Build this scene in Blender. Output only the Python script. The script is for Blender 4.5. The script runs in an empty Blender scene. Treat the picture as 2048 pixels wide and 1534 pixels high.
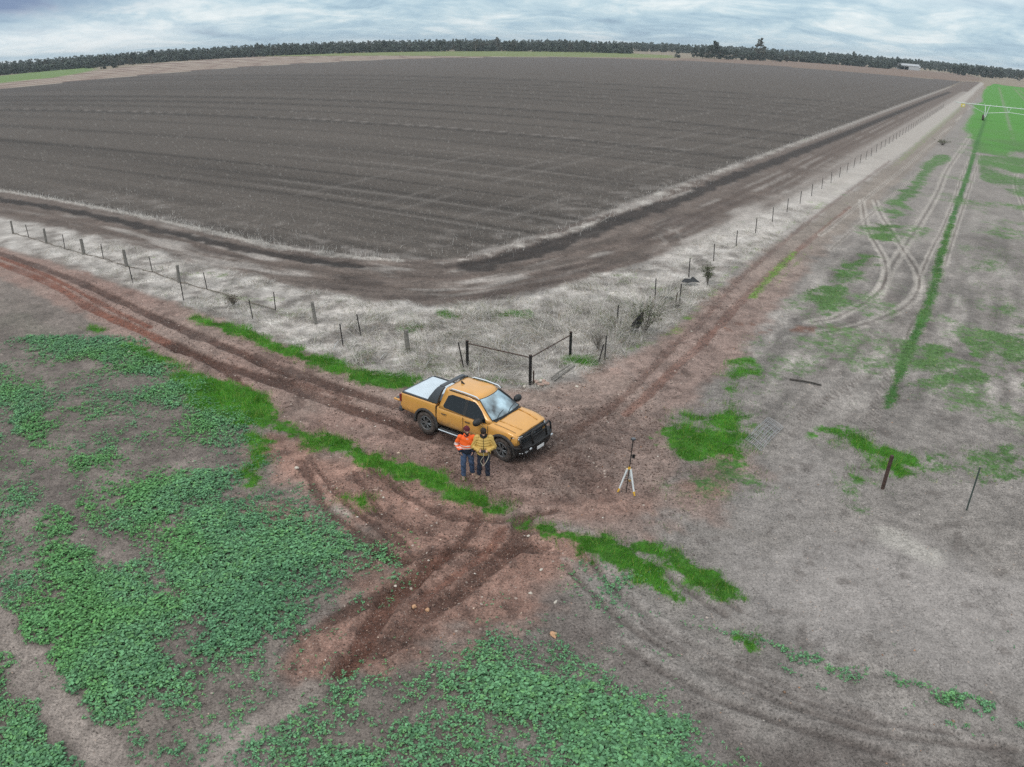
import bpy, bmesh, math, random
import numpy as np
from mathutils import Vector, Matrix
R = math.radians
rng = np.random.default_rng(7)
random.seed(7)
scene = bpy.context.scene
COL = scene.collection

# ------------------------------------------------------------------ camera
CAM_H = 13.02
cd = bpy.data.cameras.new('camera')
cam = bpy.data.objects.new('camera', cd); COL.objects.link(cam)
cd.type = 'PANO'
cd.panorama_type = 'FISHEYE_LENS_POLYNOMIAL'      # mild barrel bend of the drone's wide lens
cd.sensor_fit = 'HORIZONTAL'; cd.sensor_width = 36; cd.sensor_height = 36*1534/2048
K1 = (2048/36)/1581.03
cd.fisheye_polynomial_k0 = 0; cd.fisheye_polynomial_k1 = -K1; cd.fisheye_polynomial_k2 = 0
cd.fisheye_polynomial_k3 = 0.11775*K1**3; cd.fisheye_polynomial_k4 = 0
cd.fisheye_fov = R(180)
cd.clip_start = .1; cd.clip_end = 60000
cam.matrix_world = Matrix.Translation((0,0,CAM_H)) @ Matrix.Rotation(math.pi/2-.42501,4,'X') @ Matrix.Rotation(.00775,4,'Z')
scene.camera = cam

# ------------------------------------------------------------------ sky and sun
SUN_EL, SUN_AZ = R(55), R(215)         # thin sun behind cloud, high and behind the drone
world = bpy.data.worlds.new("World"); scene.world = world
world.use_nodes = True
def build_world():
    nt = world.node_tree; nd = nt.nodes; lk = nt.links; nd.clear()
    out = nd.new('ShaderNodeOutputWorld'); bg = nd.new('ShaderNodeBackground')
    sky = nd.new('ShaderNodeTexSky'); sky.sky_type = 'NISHITA'; sky.sun_disc = False
    sky.sun_elevation = SUN_EL; sky.sun_rotation = SUN_AZ
    sc = nd.new('ShaderNodeVectorMath'); sc.operation = 'SCALE'; sc.inputs['Scale'].default_value = 1.0
    lk.new(sky.outputs[0], sc.inputs[0])
    tc = nd.new('ShaderNodeTexCoord'); sep = nd.new('ShaderNodeSeparateXYZ'); lk.new(tc.outputs['Generated'], sep.inputs[0])
    def M(op, a, b=None, c=None):
        n = nd.new('ShaderNodeMath'); n.operation = op
        for i, v in enumerate((a, b, c)):
            if v is None: continue
            if isinstance(v, (int, float)): n.inputs[i].default_value = v
            else: lk.new(v, n.inputs[i])
        return n.outputs[0]
    az = M('ARCTAN2', sep.outputs[0], sep.outputs[1]); el = M('ARCSINE', sep.outputs[2])
    def noise(sx, sy, off, detail=6, rough=.55, dist=0., tilt=0.):
        cx = nd.new('ShaderNodeCombineXYZ')
        lk.new(M('MULTIPLY', az, sx), cx.inputs[0])
        lk.new(M('MULTIPLY', M('ADD', M('POWER', M('MAXIMUM', el, 0.0), .75), M('MULTIPLY', az, tilt)), sy), cx.inputs[1])
        cx.inputs[2].default_value = off
        n = nd.new('ShaderNodeTexNoise'); n.inputs['Scale'].default_value = 1; n.inputs['Detail'].default_value = detail
        n.inputs['Roughness'].default_value = rough; n.inputs['Distortion'].default_value = dist
        lk.new(cx.outputs[0], n.inputs['Vector']); return n.outputs[0]
    def ramp(v, stops):
        r = nd.new('ShaderNodeValToRGB'); cr = r.color_ramp
        while len(cr.elements) < len(stops): cr.elements.new(.5)
        for e, (p, c) in zip(cr.elements, stops): e.position = p; e.color = (*c, 1)
        lk.new(v, r.inputs[0]); return r.outputs[0]
    def mix(f, a, b):
        n = nd.new('ShaderNodeMix'); n.data_type = 'RGBA'
        if isinstance(f, float): n.inputs[0].default_value = f
        else: lk.new(f, n.inputs[0])
        for s, v in ((n.inputs[6], a), (n.inputs[7], b)):
            if isinstance(v, tuple): s.default_value = (*v, 1)
            else: lk.new(v, s)
        return n.outputs[2]
    n1 = noise(8., 23, 3.1, 8, .62, .8, .04)
    n2 = noise(26, 55, 8.7, 7, .62, .8, .03)
    n3 = noise(1.3, 9, 1.7, 3, .5)
    v = M('ADD', M('MULTIPLY', n1, .62), M('ADD', M('MULTIPLY', n2, .23), M('MULTIPLY', n3, .2)))
    cloud = ramp(v, [(.36, (.26,.38,.50)), (.46, (.38,.53,.64)), (.53, (.50,.64,.72)), (.60, (.68,.77,.81)), (.70, (.86,.90,.91))])
    def lobe(a0, e0, wa, we):
        da = M('DIVIDE', M('SUBTRACT', az, R(a0)), R(wa)); de = M('DIVIDE', M('SUBTRACT', el, R(e0)), R(we))
        d2 = M('ADD', M('MULTIPLY', da, da), M('MULTIPLY', de, de))
        return M('POWER', 2.718, M('MULTIPLY', d2, -1.0))
    # the dark cloud bank low on the left, the bright gap under it, bright cloud high on the right
    bank = M('MULTIPLY', lobe(-33, 3.6, 6.5, 1.1), M('MULTIPLY_ADD', n1, 1.4, .1))
    cloud = mix(M('MINIMUM', M('MULTIPLY', bank, 1.15), 1.0), cloud, (.17,.24,.40))
    gap = M('MULTIPLY', lobe(-30, 1.2, 8, .75), M('MULTIPLY_ADD', n2, 1.6, -.1))
    cloud = mix(M('MINIMUM', gap, 1.0), cloud, (.84,.88,.90))
    hi = M('MULTIPLY', lobe(29, 5.2, 9, 1.3), M('MULTIPLY_ADD', n1, 1.5, 0.))
    cloud = mix(M('MINIMUM', hi, 1.0), cloud, (.93,.94,.94))
    up = M('MULTIPLY', M('MINIMUM', M('MAXIMUM', M('MULTIPLY', M('SUBTRACT', el, R(5)), 1.3), 0.), 1.), 1.0)
    cloud = mix(up, cloud, ramp(n3, [(.35, (.72,.78,.83)), (.65, (1.25,1.27,1.28))]))
    skys = nd.new('ShaderNodeVectorMath'); skys.operation = 'SCALE'; skys.inputs['Scale'].default_value = .08
    lk.new(sky.outputs[0], skys.inputs[0])
    fin = mix(.86, skys.outputs[0], cloud)
    lk.new(fin, bg.inputs[0]); bg.inputs[1].default_value = 1.0
    lk.new(bg.outputs[0], out.inputs[0])
build_world()
ld = bpy.data.lights.new('sun', 'SUN'); ld.energy = .9; ld.angle = R(25); ld.color = (1,.96,.9)
sun = bpy.data.objects.new('sun', ld); COL.objects.link(sun)
sun.rotation_euler = Vector((-math.sin(SUN_AZ)*math.cos(SUN_EL), -math.cos(SUN_AZ)*math.cos(SUN_EL), -math.sin(SUN_EL))).to_track_quat('-Z','Y').to_euler()
vs = scene.view_settings; vs.view_transform = 'Standard'; vs.look = 'None'; vs.exposure = 0.24; vs.gamma = 1; vs.use_curve_mapping = False
scene.render.engine = 'CYCLES'
cy = scene.cycles; cy.use_denoising = False; cy.denoiser = 'OPENIMAGEDENOISE'; cy.denoising_prefilter = 'ACCURATE'; cy.max_bounces = 5; cy.diffuse_bounces = 2; cy.glossy_bounces = 3; cy.transparent_max_bounces = 6
cy.use_adaptive_sampling = True; cy.adaptive_threshold = .01

# ------------------------------------------------------------------ numpy noise and masks
def _hash(i, j, seed):
    h = (i*374761393 + j*668265263 + seed*974634777) & 0xffffffff
    h = ((h ^ (h >> 13)) * 1274126177) & 0xffffffff
    return ((h ^ (h >> 16)) & 0xffff) / 65535.0
def vnoise(x, y, seed=0):
    xi = np.floor(x).astype(np.int64); yi = np.floor(y).astype(np.int64)
    fx = x-xi; fy = y-yi; fx = fx*fx*(3-2*fx); fy = fy*fy*(3-2*fy)
    a = _hash(xi,yi,seed); b = _hash(xi+1,yi,seed); c = _hash(xi,yi+1,seed); d = _hash(xi+1,yi+1,seed)
    return (a*(1-fx)+b*fx)*(1-fy)+(c*(1-fx)+d*fx)*fy
def fbm(x, y, wl, octs=4, seed=0, sp=None, gain=.55):
    """signed noise about -1..1; octaves finer than the local spacing sp fade out"""
    t = np.zeros_like(x); amp = 1.; tot = 0.
    ca, sa = math.cos(.6), math.sin(.6)
    for o in range(octs):
        n = vnoise(x/wl+17.3*o, y/wl-9.1*o, seed+o*13)*2-1
        if sp is not None: n = n*np.clip(wl/(sp*1.6)-.6, 0, 1)
        t += amp*n; tot += amp; amp *= gain; wl *= .5
        x, y = x*ca-y*sa, x*sa+y*ca
    return t/tot*1.7
def sst(e0, e1, v):
    t = np.clip((v-e0)/(e1-e0), 0, 1); return t*t*(3-2*t)
def poly(x, y, pts):
    """signed distance, positive inside"""
    p = np.array([q[:2] for q in pts], float); n = len(p)
    d2 = np.full(x.shape, 1e18); ins = np.zeros(x.shape, bool)
    for i in range(n):
        a = p[i]; b = p[(i+1) % n]; e = b-a; L = e@e+1e-12
        wx = x-a[0]; wy = y-a[1]; t = np.clip((wx*e[0]+wy*e[1])/L, 0, 1)
        dx = wx-t*e[0]; dy = wy-t*e[1]; d2 = np.minimum(d2, dx*dx+dy*dy)
        c = ((a[1] <= y) & (b[1] > y)) | ((b[1] <= y) & (a[1] > y))
        xc = a[0]+(y-a[1])/(b[1]-a[1]+1e-12)*e[0]
        ins ^= c & (x < xc)
    d = np.sqrt(d2); return np.where(ins, d, -d)
def near(pts, x, y, m):
    p = np.array([q[:2] for q in pts], float)
    return np.nonzero((x > p[:,0].min()-m) & (x < p[:,0].max()+m) & (y > p[:,1].min()-m) & (y < p[:,1].max()+m))[0]
def pmask(x, y, pts, soft, warp=0.):
    out = np.zeros(x.shape); m = soft*2+abs(np.max(warp))*2+1
    k = near(pts, x, y, m)
    if len(k):
        w = warp[k] if isinstance(warp, np.ndarray) else warp
        out[k] = sst(-soft, soft, poly(x[k], y[k], pts)+w)
    return out
def smooth_line(pts, n=6):
    P = [np.array(p, float) for p in pts]; P = [2*P[0]-P[1]]+P+[2*P[-1]-P[-2]]; out = []
    for i in range(1, len(P)-2):
        for k in range(n):
            t = k/n; a, b, c, d = P[i-1:i+3]
            out.append(.5*((2*b)+(-a+c)*t+(2*a-5*b+4*c-d)*t*t+(-a+3*b-3*c+d)*t**3))
    out.append(P[-2]); return np.array(out)
def line(x, y, pts, smooth=4):
    """signed side distance d, arc length s, relative width w along a polyline"""
    P = smooth_line(pts, smooth) if smooth and len(pts) > 2 else np.array(pts, float)
    k = near(P, x, y, 6)
    D = np.full(x.shape, 1e9); S = np.zeros(x.shape); W = np.ones(x.shape)
    if not len(k): return D, S, W
    xx, yy = x[k], y[k]; best = np.full(len(k), 1e18); sg = np.zeros(len(k)); ss = np.zeros(len(k)); ww = np.ones(len(k)); s0 = 0.
    for i in range(len(P)-1):
        a = P[i,:2]; e = P[i+1,:2]-a; L = math.hypot(*e)+1e-9
        t = np.clip(((xx-a[0])*e[0]+(yy-a[1])*e[1])/L/L, 0, 1)
        dx = xx-a[0]-t*e[0]; dy = yy-a[1]-t*e[1]; d2 = dx*dx+dy*dy
        m = d2 < best; best[m] = d2[m]; sg[m] = np.sign(e[0]*dy-e[1]*dx)[m]; ss[m] = (s0+t*L)[m]
        if P.shape[1] > 2: ww[m] = (P[i,2]+(P[i+1,2]-P[i,2])*t)[m]
        s0 += L
    D[k] = np.sqrt(best)*np.where(sg == 0, 1, sg); S[k] = ss; W[k] = ww
    return D, S, W
def lmask(x, y, pts, hw, soft, warp=0.):
    d, s, w = line(x, y, pts)
    return sst(soft, -soft, np.abs(d)-hw*w+warp)

# ------------------------------------------------------------------ the layout, in metres on the ground
FIELD = [(-88.8,98.2),(-66.4,85.0),(-54.723,77.8),(-48.587,73.8),(-40.655,68.7),(-31.139,61.5),(-23.283,56.004),(-17.290,51.720),(-13.171,49.287),(-9.601,47.841),(-6.343,47.101),(-3.906,47.574),(-0.854,50.474),(1.878,54.345),(4.569,57.649),(8.256,63.6),(12.154,69.9),(19.044,80.4),(28.598,95.4),(42.749,117.6),(65.6,153.3),(112.1,227.4),(248.9,445.4),(342.5,594.9),(329.4,590.7),(252.9,602.8),(191.0,660.7),(108.3,658.8),(60.0,658.1),(-1.957,641.1),(-81.7,588.5),(-165.6,507.2),(-225.8,426.9),(-261.8,387.5),(-227.4,258.3)]
FRINGE_L = [(-80.3,93.1,1),(-54.512,77.4,1),(-42.109,69.4,1),(-30.093,61.2,1.1),(-22.284,55.444,1.2),(-17.247,51.581,1.5),(-13.945,49.698,1.6),(-10.266,47.974,1.3),(-6.934,46.874,0.9)]
FRINGE_R = [(-2.947,47.119,0.6),(-0.828,48.951,0.8),(1.479,52.306,1.0),(3.635,54.433,1.3),(5.232,56.709,1.3),(8.022,61.6,1.0),(11.190,66.6,1.6),(16.385,75.1,1.5),(22.938,85.4,1.2),(31.660,99.2,1.1),(41.828,115.0,1.2),(58.346,140.5,1.3),(82.4,179.0,1.4),(133.1,259.7,1.4),(241.3,431.5,1.4)]
DITCH_L = [(-73.4,84.7),(-50.963,72.1),(-38.202,64.3),(-27.805,57.115),(-21.153,52.404),(-16.590,49.444),(-12.692,47.333),(-9.222,45.778)]
DITCH_R = [(-1.970,45.788),(1.083,49.133),(3.497,52.123),(6.274,56.144),(10.481,62.1),(17.189,72.1),(23.784,82.3),(32.491,95.7),(58.052,135.2),(134.5,255.2),(200.1,357.2)]
HEAD = [(-69.5,75.9),(-53.760,67.9),(-44.961,63.1),(-34.002,56.733),(-24.776,50.397),(-18.361,45.760),(-13.561,42.481),(-10.241,40.746),(-6.921,39.013),(-4.225,38.301),(-1.940,38.734),(0.387,39.779),(2.890,41.899),(5.681,44.473),(9.664,48.530),(15.457,55.957),(22.983,66.3),(32.282,79.9),(50.520,108.1),(92.9,174.9),(203.1,348.9),(384.9,639.1),(342.5,594.9),(236.4,422.7),(64.2,150.0),(28.222,94.0),(11.999,69.0),(1.860,53.752),(-3.871,47.109),(-9.514,47.368),(-17.204,51.442),(-30.954,61.1),(-48.587,73.8),(-54.723,77.8),(-66.4,85.0),(-88.8,98.2)]
STRAW = [(-69.5,75.9),(-53.760,67.9),(-44.961,63.1),(-34.002,56.733),(-24.776,50.397),(-18.361,45.760),(-13.561,42.481),(-10.241,40.746),(-6.921,39.013),(-4.225,38.301),(-1.940,38.734),(0.387,39.779),(2.890,41.899),(5.681,44.473),(9.664,48.530),(15.457,55.957),(22.983,66.3),(32.282,79.9),(50.520,108.1),(92.9,174.9),(203.1,348.9),(384.9,639.1),(350.7,577.8),(152.4,262.5),(64.0,122.7),(40.346,86.8),(27.335,66.9),(19.164,54.467),(15.141,48.182),(11.788,42.576),(9.891,39.257),(7.918,35.944),(6.050,33.413),(4.697,31.760),(3.719,30.734),(2.575,29.558),(1.311,28.549),(0.316,28.153),(-1.276,28.693),(-3.253,28.464),(-4.540,29.122),(-6.363,30.117),(-8.395,31.521),(-10.646,33.122),(-13.590,35.460),(-16.938,37.998),(-20.802,40.860),(-25.361,44.231),(-31.317,48.439),(-37.875,52.404),(-45.841,57.221),(-60.0,64.9)]
ROAD_L = [(-60.0,64.9),(-45.841,57.221),(-37.675,52.101),(-31.165,48.180),(-25.250,44.015),(-20.676,40.583),(-16.843,37.757),(-13.519,35.248),(-10.594,32.935),(-8.343,31.293),(-6.344,30.012),(-4.514,28.925),(-3.239,28.321),(-1.268,28.501),(0.315,27.967),(1.300,28.217),(2.550,29.206),(4.607,31.028),(5.394,27.777),(5.843,24.841),(4.892,21.410),(4.647,19.958),(3.329,19.164),(1.847,18.910),(0.408,19.155),(-0.326,19.670),(-1.878,20.611),(-3.594,21.926),(-5.098,23.037),(-6.662,23.874),(-8.396,24.960),(-9.900,26.149),(-12.099,27.809),(-14.347,29.631),(-17.526,32.492),(-20.975,35.710),(-24.635,38.647),(-28.858,41.925),(-32.892,44.870),(-39.975,49.284),(-52.859,56.602)]
ROAD_R = [(1.458,27.263),(3.170,29.318),(4.874,31.424),(7.176,34.545),(9.781,38.760),(12.135,42.793),(16.197,49.507),(22.139,58.671),(32.880,74.6),(52.497,104.3),(109.2,193.0),(320.3,529.3),(302.8,497.0),(86.1,151.3),(47.859,91.9),(31.518,66.8),(22.375,52.901),(17.415,45.051),(14.270,39.194),(12.268,35.298),(10.370,32.040),(8.342,29.271),(6.808,26.901),(5.683,24.460),(5.081,22.035),(3.533,20.815),(1.639,23.348)]
RED_LOW = [(-8.734,24.177),(-6.566,23.445),(-4.317,22.388),(-1.857,20.327),(0.118,18.896),(1.524,18.290),(2.479,17.932),(2.125,17.023),(1.141,15.972),(0.361,14.817),(-1.397,13.821),(-2.267,13.218),(-3.516,12.460),(-4.647,12.470),(-5.217,13.393),(-4.649,14.656),(-3.985,15.849),(-3.423,17.373),(-4.167,18.535),(-5.601,19.788),(-7.370,21.168),(-8.598,23.090)]
RUTS = [  # dark churned wheel ruts: (points, half width, depth, redness)
 ([(-44.787,55.798),(-36.703,50.633),(-31.694,47.149),(-26.675,43.485),(-22.168,39.841),(-18.777,37.018),(-15.934,34.781),(-13.428,32.802),(-10.938,30.927),(-8.773,29.453),(-6.343,27.791),(-4.193,26.503),(-2.972,25.578)], .33, .05, .15),
 ([(-42.129,52.201),(-34.818,47.785),(-27.970,42.857),(-22.463,37.910),(-19.142,35.386),(-15.845,32.802),(-13.518,31.073)], .30, .04, 1.),
 ([(-15.897,32.929),(-13.518,31.073),(-11.551,29.882),(-8.865,28.259),(-6.830,26.877),(-4.802,25.536),(-3.036,24.415)], .34, .05, .2),
 ([(-35.961,49.512),(-30.284,45.438),(-25.610,41.552),(-21.115,37.707),(-17.948,35.154)], .2, .02, 1.),
 ([(-13.603,31.302),(-12.509,30.192),(-11.454,29.051),(-10.457,27.939),(-9.413,26.507)], .2, .03, .3),
 ([(-12.270,32.074),(-10.550,30.379),(-8.584,28.702),(-6.213,27.112)], .2, .02, .3),
 ([(-7.006,22.364),(-6.339,21.180),(-5.815,20.058),(-5.288,19.314),(-4.633,18.617),(-3.907,17.818),(-3.382,17.284),(-2.862,17.056)], .2, .04, .2),
 ([(-6.521,22.184),(-5.737,21.022),(-5.080,20.031),(-4.294,19.117),(-3.454,18.388),(-2.840,17.785)], .13, .02, .3),
 ([(-5.135,21.846),(-4.441,20.538),(-3.921,19.580),(-3.319,18.996),(-2.416,18.421),(-1.699,18.125)], .14, .02, .3),
 ([(-4.743,22.343),(-3.786,21.088),(-2.887,20.105),(-1.858,19.322),(-0.941,19.108),(-0.129,19.096),(0.557,19.364),(1.302,19.636)], .16, .03, .2),
 ([(-3.560,17.368),(-2.876,17.167),(-2.198,17.458),(-1.534,17.751),(-0.525,17.587),(0.282,17.644),(1.055,17.789)], .17, .04, .2),
 ([(0.336,19.154),(0.289,18.647),(0.173,18.016),(-0.313,17.185),(-0.686,16.678),(-1.111,15.985),(-1.735,15.283),(-2.335,14.705),(-2.613,14.177),(-2.991,13.715),(-3.445,13.248),(-3.758,12.801)], .27, .06, .25),
 ([(-0.947,19.264),(-1.344,18.038),(-1.711,17.335),(-2.233,16.556),(-2.812,15.998),(-3.351,15.518),(-3.909,15.049),(-4.345,14.636),(-5.000,14.006)], .22, .04, .25),
 ([(-1.850,17.377),(-2.209,16.858),(-2.662,16.044),(-3.029,15.491),(-3.167,14.950),(-3.368,14.322),(-3.512,13.658),(-3.707,12.962)], .26, .07, .5),
 ([(-0.238,18.640),(-0.502,17.795),(-1.084,16.995),(-1.573,16.344),(-2.037,15.722),(-2.304,15.228)], .16, .03, .8),
 ([(4.185,26.021),(5.430,28.009),(6.902,30.539),(8.561,33.185),(10.158,35.900),(12.128,39.472),(15.453,44.869),(21.337,54.179),(29.716,67.0)], .22, .03, .8),
 ([(2.246,24.809),(4.154,27.306),(5.781,30.247),(7.391,33.146),(9.223,36.215),(11.116,39.831),(13.368,44.073),(18.496,52.389),(28.112,67.7),(48.996,100.0)], .2, .03, .35),
 ([(-2.860,24.419),(-1.262,24.012),(0.622,23.163),(2.057,22.027),(2.879,20.526)], .5, .03, .3),
 ([(-2.326,22.278),(-0.968,20.921),(0.420,20.228),(1.936,20.241)], .3, .02, .3),
 ([(1.848,24.060),(2.848,25.598),(4.154,27.306)], .35, .03, .3),
]
HEAD_RUTS = [  # tracks on the headland around the ploughed corner
 ([(-46.900,66.0),(-35.294,59.062),(-25.797,52.663),(-19.128,47.868),(-13.833,44.498),(-9.789,42.597),(-6.185,41.355),(-3.405,41.013),(-0.711,42.257),(2.168,44.521),(5.390,47.413),(9.274,52.104),(15.654,61.6),(25.909,77.0),(49.810,115.4),(117.4,222.2)], .35),
 ([(-49.187,69.4),(-36.802,61.8),(-26.907,55.124),(-19.916,50.028),(-14.358,46.361),(-10.165,44.406),(-6.442,43.255),(-3.577,43.270),(-0.754,44.744),(2.292,47.495),(5.702,50.505),(10.843,57.188),(18.540,68.1),(32.978,89.7)], .35),
 ([(-3.274,39.287),(-0.683,40.616),(2.085,42.529),(5.143,44.967),(7.878,47.336),(9.958,50.170),(10.982,52.953),(10.934,55.609),(9.703,57.075)], .3),
 ([(5.573,49.225),(9.624,54.275),(15.030,62.4),(22.522,74.1),(41.805,104.8),(91.4,184.7)], .3),
 ([(10.392,48.953),(15.789,57.269),(23.879,69.1),(33.953,84.3),(71.4,143.4),(157.3,279.8)], .3),
]
PALE_BAND = [(9.836,47.711,0.5),(14.985,54.092,1.2),(22.086,63.5,1.5),(30.993,76.5,1.8),(48.768,104.2,2.0),(87.0,163.7,2.2),(219.9,373.5,2.4)]
LUSH = [ # bright grass: polyline with half width in metres
 [(-16.310,31.462,0.1),(-14.226,29.900,0.25),(-12.993,28.471,0.75),(-11.756,27.440,0.95),(-10.661,26.650,0.95),(-9.551,25.653,0.75),(-8.720,25.109,0.3),(-7.953,24.700,0.3),(-7.060,24.046,0.42),(-6.233,23.527,0.4),(-5.471,23.198,0.35),(-4.686,22.609,0.25),(-3.950,22.139,0.28),(-3.251,21.777,0.32),(-2.400,21.277,0.36),(-1.562,20.475,0.36),(-0.929,19.931,0.32),(-0.325,19.564,0.26),(0.118,19.307,0.08)],
 [(0.407,19.026,0.15),(0.762,18.777,0.22),(1.110,18.507,0.2),(1.356,18.313,0.06)],
 [(1.602,18.411,0.15),(2.070,18.051,0.32),(2.596,17.698,0.36),(3.082,17.127,0.36),(3.430,16.687,0.3),(3.751,16.155,0.2),(4.124,15.642,0.06)],
 [(3.583,17.806,0.1),(3.972,17.592,0.22),(4.481,17.309,0.18),(4.652,17.104,0.06)],
 [(4.639,16.665,0.15),(4.926,16.401,0.25),(5.239,16.287,0.22),(5.357,15.910,0.15),(5.643,15.598,0.08)],
 [(-9.307,24.233,0.2),(-8.844,23.617,0.3),(-8.547,22.917,0.2),(-8.365,21.435,0.12),(-8.218,20.675,0.2)],
 [(-21.279,35.207,0.2),(-20.457,34.697,0.2)], [(-17.909,32.492,0.15),(-17.005,32.182,0.15)], [(-14.912,30.441,0.2),(-13.779,29.639,0.3)],
 [(-5.149,20.226,0.1),(-5.029,20.006,0.1)], [(-4.585,20.106,0.1),(-4.412,19.725,0.12)], [(5.514,14.099,0.05),(5.724,13.949,0.05)],
 [(-16.023,36.359,0.15),(-14.682,35.612,0.35),(-13.906,35.251,0.2)], [(-13.484,34.762,0.25),(-12.428,34.218,0.4),(-11.361,33.120,0.35),(-10.392,32.205,0.4),(-9.292,31.511,0.4),(-8.267,30.957,0.5),(-6.979,30.002,0.5),(-5.784,29.200,0.55),(-4.697,28.774,0.55),(-3.991,28.788,0.4)],
 [(-1.291,29.083,0.15),(-0.482,28.902,0.15)], [(2.471,31.144,0.3),(3.209,30.995,0.3)],
 [(-0.125,36.986,0.15),(0.492,36.852,0.2)], [(-3.355,37.076,0.12),(-3.073,36.635,0.12)], [(-0.615,36.679,0.1),(0.122,37.141,0.2)], [(-4.823,34.785,0.1),(-4.626,35.127,0.1)],
]
LUSH_P = [ # bright grass patches on the right
 [(5.619,23.907),(6.008,25.232),(6.639,26.255),(7.023,25.639),(7.153,26.687),(7.895,27.358),(8.556,27.594),(9.062,26.837),(9.164,25.447),(9.167,24.163),(8.481,23.365),(7.811,23.192),(7.547,22.849),(6.703,22.955),(6.061,23.198),(5.661,23.372)],
 [(8.531,29.174),(9.328,30.224),(10.331,31.066),(10.432,30.628),(9.737,29.709),(9.384,28.794),(8.629,28.296)],
 [(11.423,23.887),(12.151,24.530),(12.873,24.369),(13.506,24.364),(13.244,23.495),(13.698,23.123),(13.991,22.512),(13.171,21.651),(12.472,21.442),(11.870,21.947),(11.732,22.976)],
]
DULL = [ # thinner, greyer green growth: (points, strength)
 ([(16.295,39.167),(17.604,42.088),(19.080,44.176),(21.399,47.688),(23.709,50.671),(24.650,50.285),(22.638,46.690),(20.896,45.618),(20.412,43.501),(18.809,41.268),(17.072,38.728)], .9),
 ([(26.528,54.954),(29.067,60.2),(32.285,65.5),(36.980,73.2),(43.595,83.1),(54.427,100.7),(61.4,111.0),(63.9,111.1),(60.5,104.3),(53.646,96.5),(44.214,81.2),(38.131,72.3),(31.932,62.5),(27.964,55.183)], .9),
 ([(5.962,21.872),(7.039,22.186),(8.098,21.692),(8.451,20.614),(7.957,20.045),(7.152,20.638),(6.190,20.652)], .6),
 ([(10.673,21.171),(11.156,21.065),(11.037,20.548),(10.534,20.354)], .8), ([(12.136,21.291),(13.316,21.097),(13.201,20.477),(12.045,20.669)], .45),
 ([(14.668,23.105),(15.578,22.194),(16.653,21.647),(15.796,21.175),(14.343,22.055)], .6), ([(17.180,23.618),(20.342,23.166),(18.470,20.420),(16.556,21.148),(16.556,22.167)], .7),
 ([(18.312,31.425),(20.495,33.678),(22.187,33.759),(24.317,35.970),(31.899,39.752),(23.328,27.501),(19.387,27.472),(18.778,28.962),(17.570,28.941)], .62),
 ([(25.077,41.833),(28.798,47.442),(32.003,49.059),(29.645,43.262),(25.241,39.185)], .3), ([(42.879,64.9),(52.827,69.2),(30.636,37.959),(26.547,37.651),(29.815,45.345)], .3),
 ([(81.7,136.1),(111.8,151.8),(54.738,71.9),(55.258,88.3),(69.9,113.7)], .75), ([(227.6,396.5),(105.8,173.1),(72.2,119.8),(57.680,99.9),(115.5,189.3)], .3),
 ([(11.642,36.696),(14.545,40.056),(14.593,36.856),(12.901,33.346),(10.771,32.649)], .18), ([(8.435,28.776),(11.487,32.674),(11.148,29.328),(9.416,25.651),(7.978,26.057)], .18),
 ([(112.3,198.6),(170.0,280.6),(76.6,121.7),(55.075,93.3)], .35), ([(3.329,19.164),(4.406,18.520),(4.687,17.674),(3.881,17.921)], .25),
 ([(4.087,21.412),(5.828,22.032),(5.782,20.225),(4.953,19.955)], .3), ([(4.180,16.355),(5.688,15.900),(5.920,14.718),(4.663,14.764)], .22),
 ([(-15.833,18.585),(-15.158,18.361),(-13.683,16.447),(-12.998,14.742),(-13.310,14.503)], .5),
]
GREEN_LINES = [ # (points with half width, strength, tint)
 ([(14.830,26.746,0.12),(16.035,28.661,0.3),(17.892,31.704,0.34),(20.307,35.370,0.4),(22.423,38.549,0.34),(25.734,43.844,0.4),(30.213,51.333,0.4),(36.050,60.7,0.42),(44.315,73.9,0.4),(55.563,91.7,0.45),(73.4,120.3,0.5),(102.5,166.6,0.5),(138.2,223.3,0.5)], 1., 0),
 ([(13.023,40.384,0.15),(14.661,43.280,0.3),(16.638,46.603,0.3),(19.021,50.718,0.2)], .9, 1), ([(14.293,41.092,0.1),(16.091,44.408,0.15),(18.626,48.551,0.15),(20.994,52.713,0.1)], .7, 1),
 ([(5.008,32.469,0.2),(6.546,33.618,0.4),(7.537,34.558,0.45),(9.158,37.701,0.45),(10.761,40.674,0.4),(12.059,43.077,0.2)], .5, 1),
 ([(22.855,56.203,0.15),(26.797,63.4,0.3),(31.217,70.6,0.3)], .3, 1), ([(45.125,91.7,0.3),(61.5,117.7,0.7),(90.8,164.1,1.0),(143.4,246.7,1.0)], .75, 1),
 ([(11.982,43.366,0.2),(15.495,49.432,0.3),(21.401,58.892,0.3),(28.516,70.0,0.35),(38.944,86.4,0.4)], .38, 1), ([(-19.690,39.062,0.1),(-17.963,38.429,0.2),(-16.042,37.116,0.1)], .3, 1),
 ([(-33.980,54.409,0.1),(-30.164,51.975,0.2),(-25.820,49.454,0.15)], .3, 1), ([(-24.076,48.444,0.1),(-23.044,48.125,0.2)], .7, 1), ([(-22.006,46.530,0.1),(-18.941,44.708,0.2)], .35, 1),([(-9.947,39.441,0.2),(-7.847,38.283,0.35),(-5.603,37.052,0.3),(-3.565,36.628,0.3)], .3, 1),
 ([(-14.971,42.233,0.1),(-13.635,41.723,0.25),(-12.943,41.336,0.1)], .3, 1),
]
CROP = [(323.7,528.4),(382.2,613.5),(394.1,545.9),(655.3,579.0),(107.0,119.9),(86.1,115.8),(88.1,127.1),(74.1,115.4),(74.4,120.8),(91.3,154.2),(99.0,169.0),(146.4,244.2)]
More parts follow.
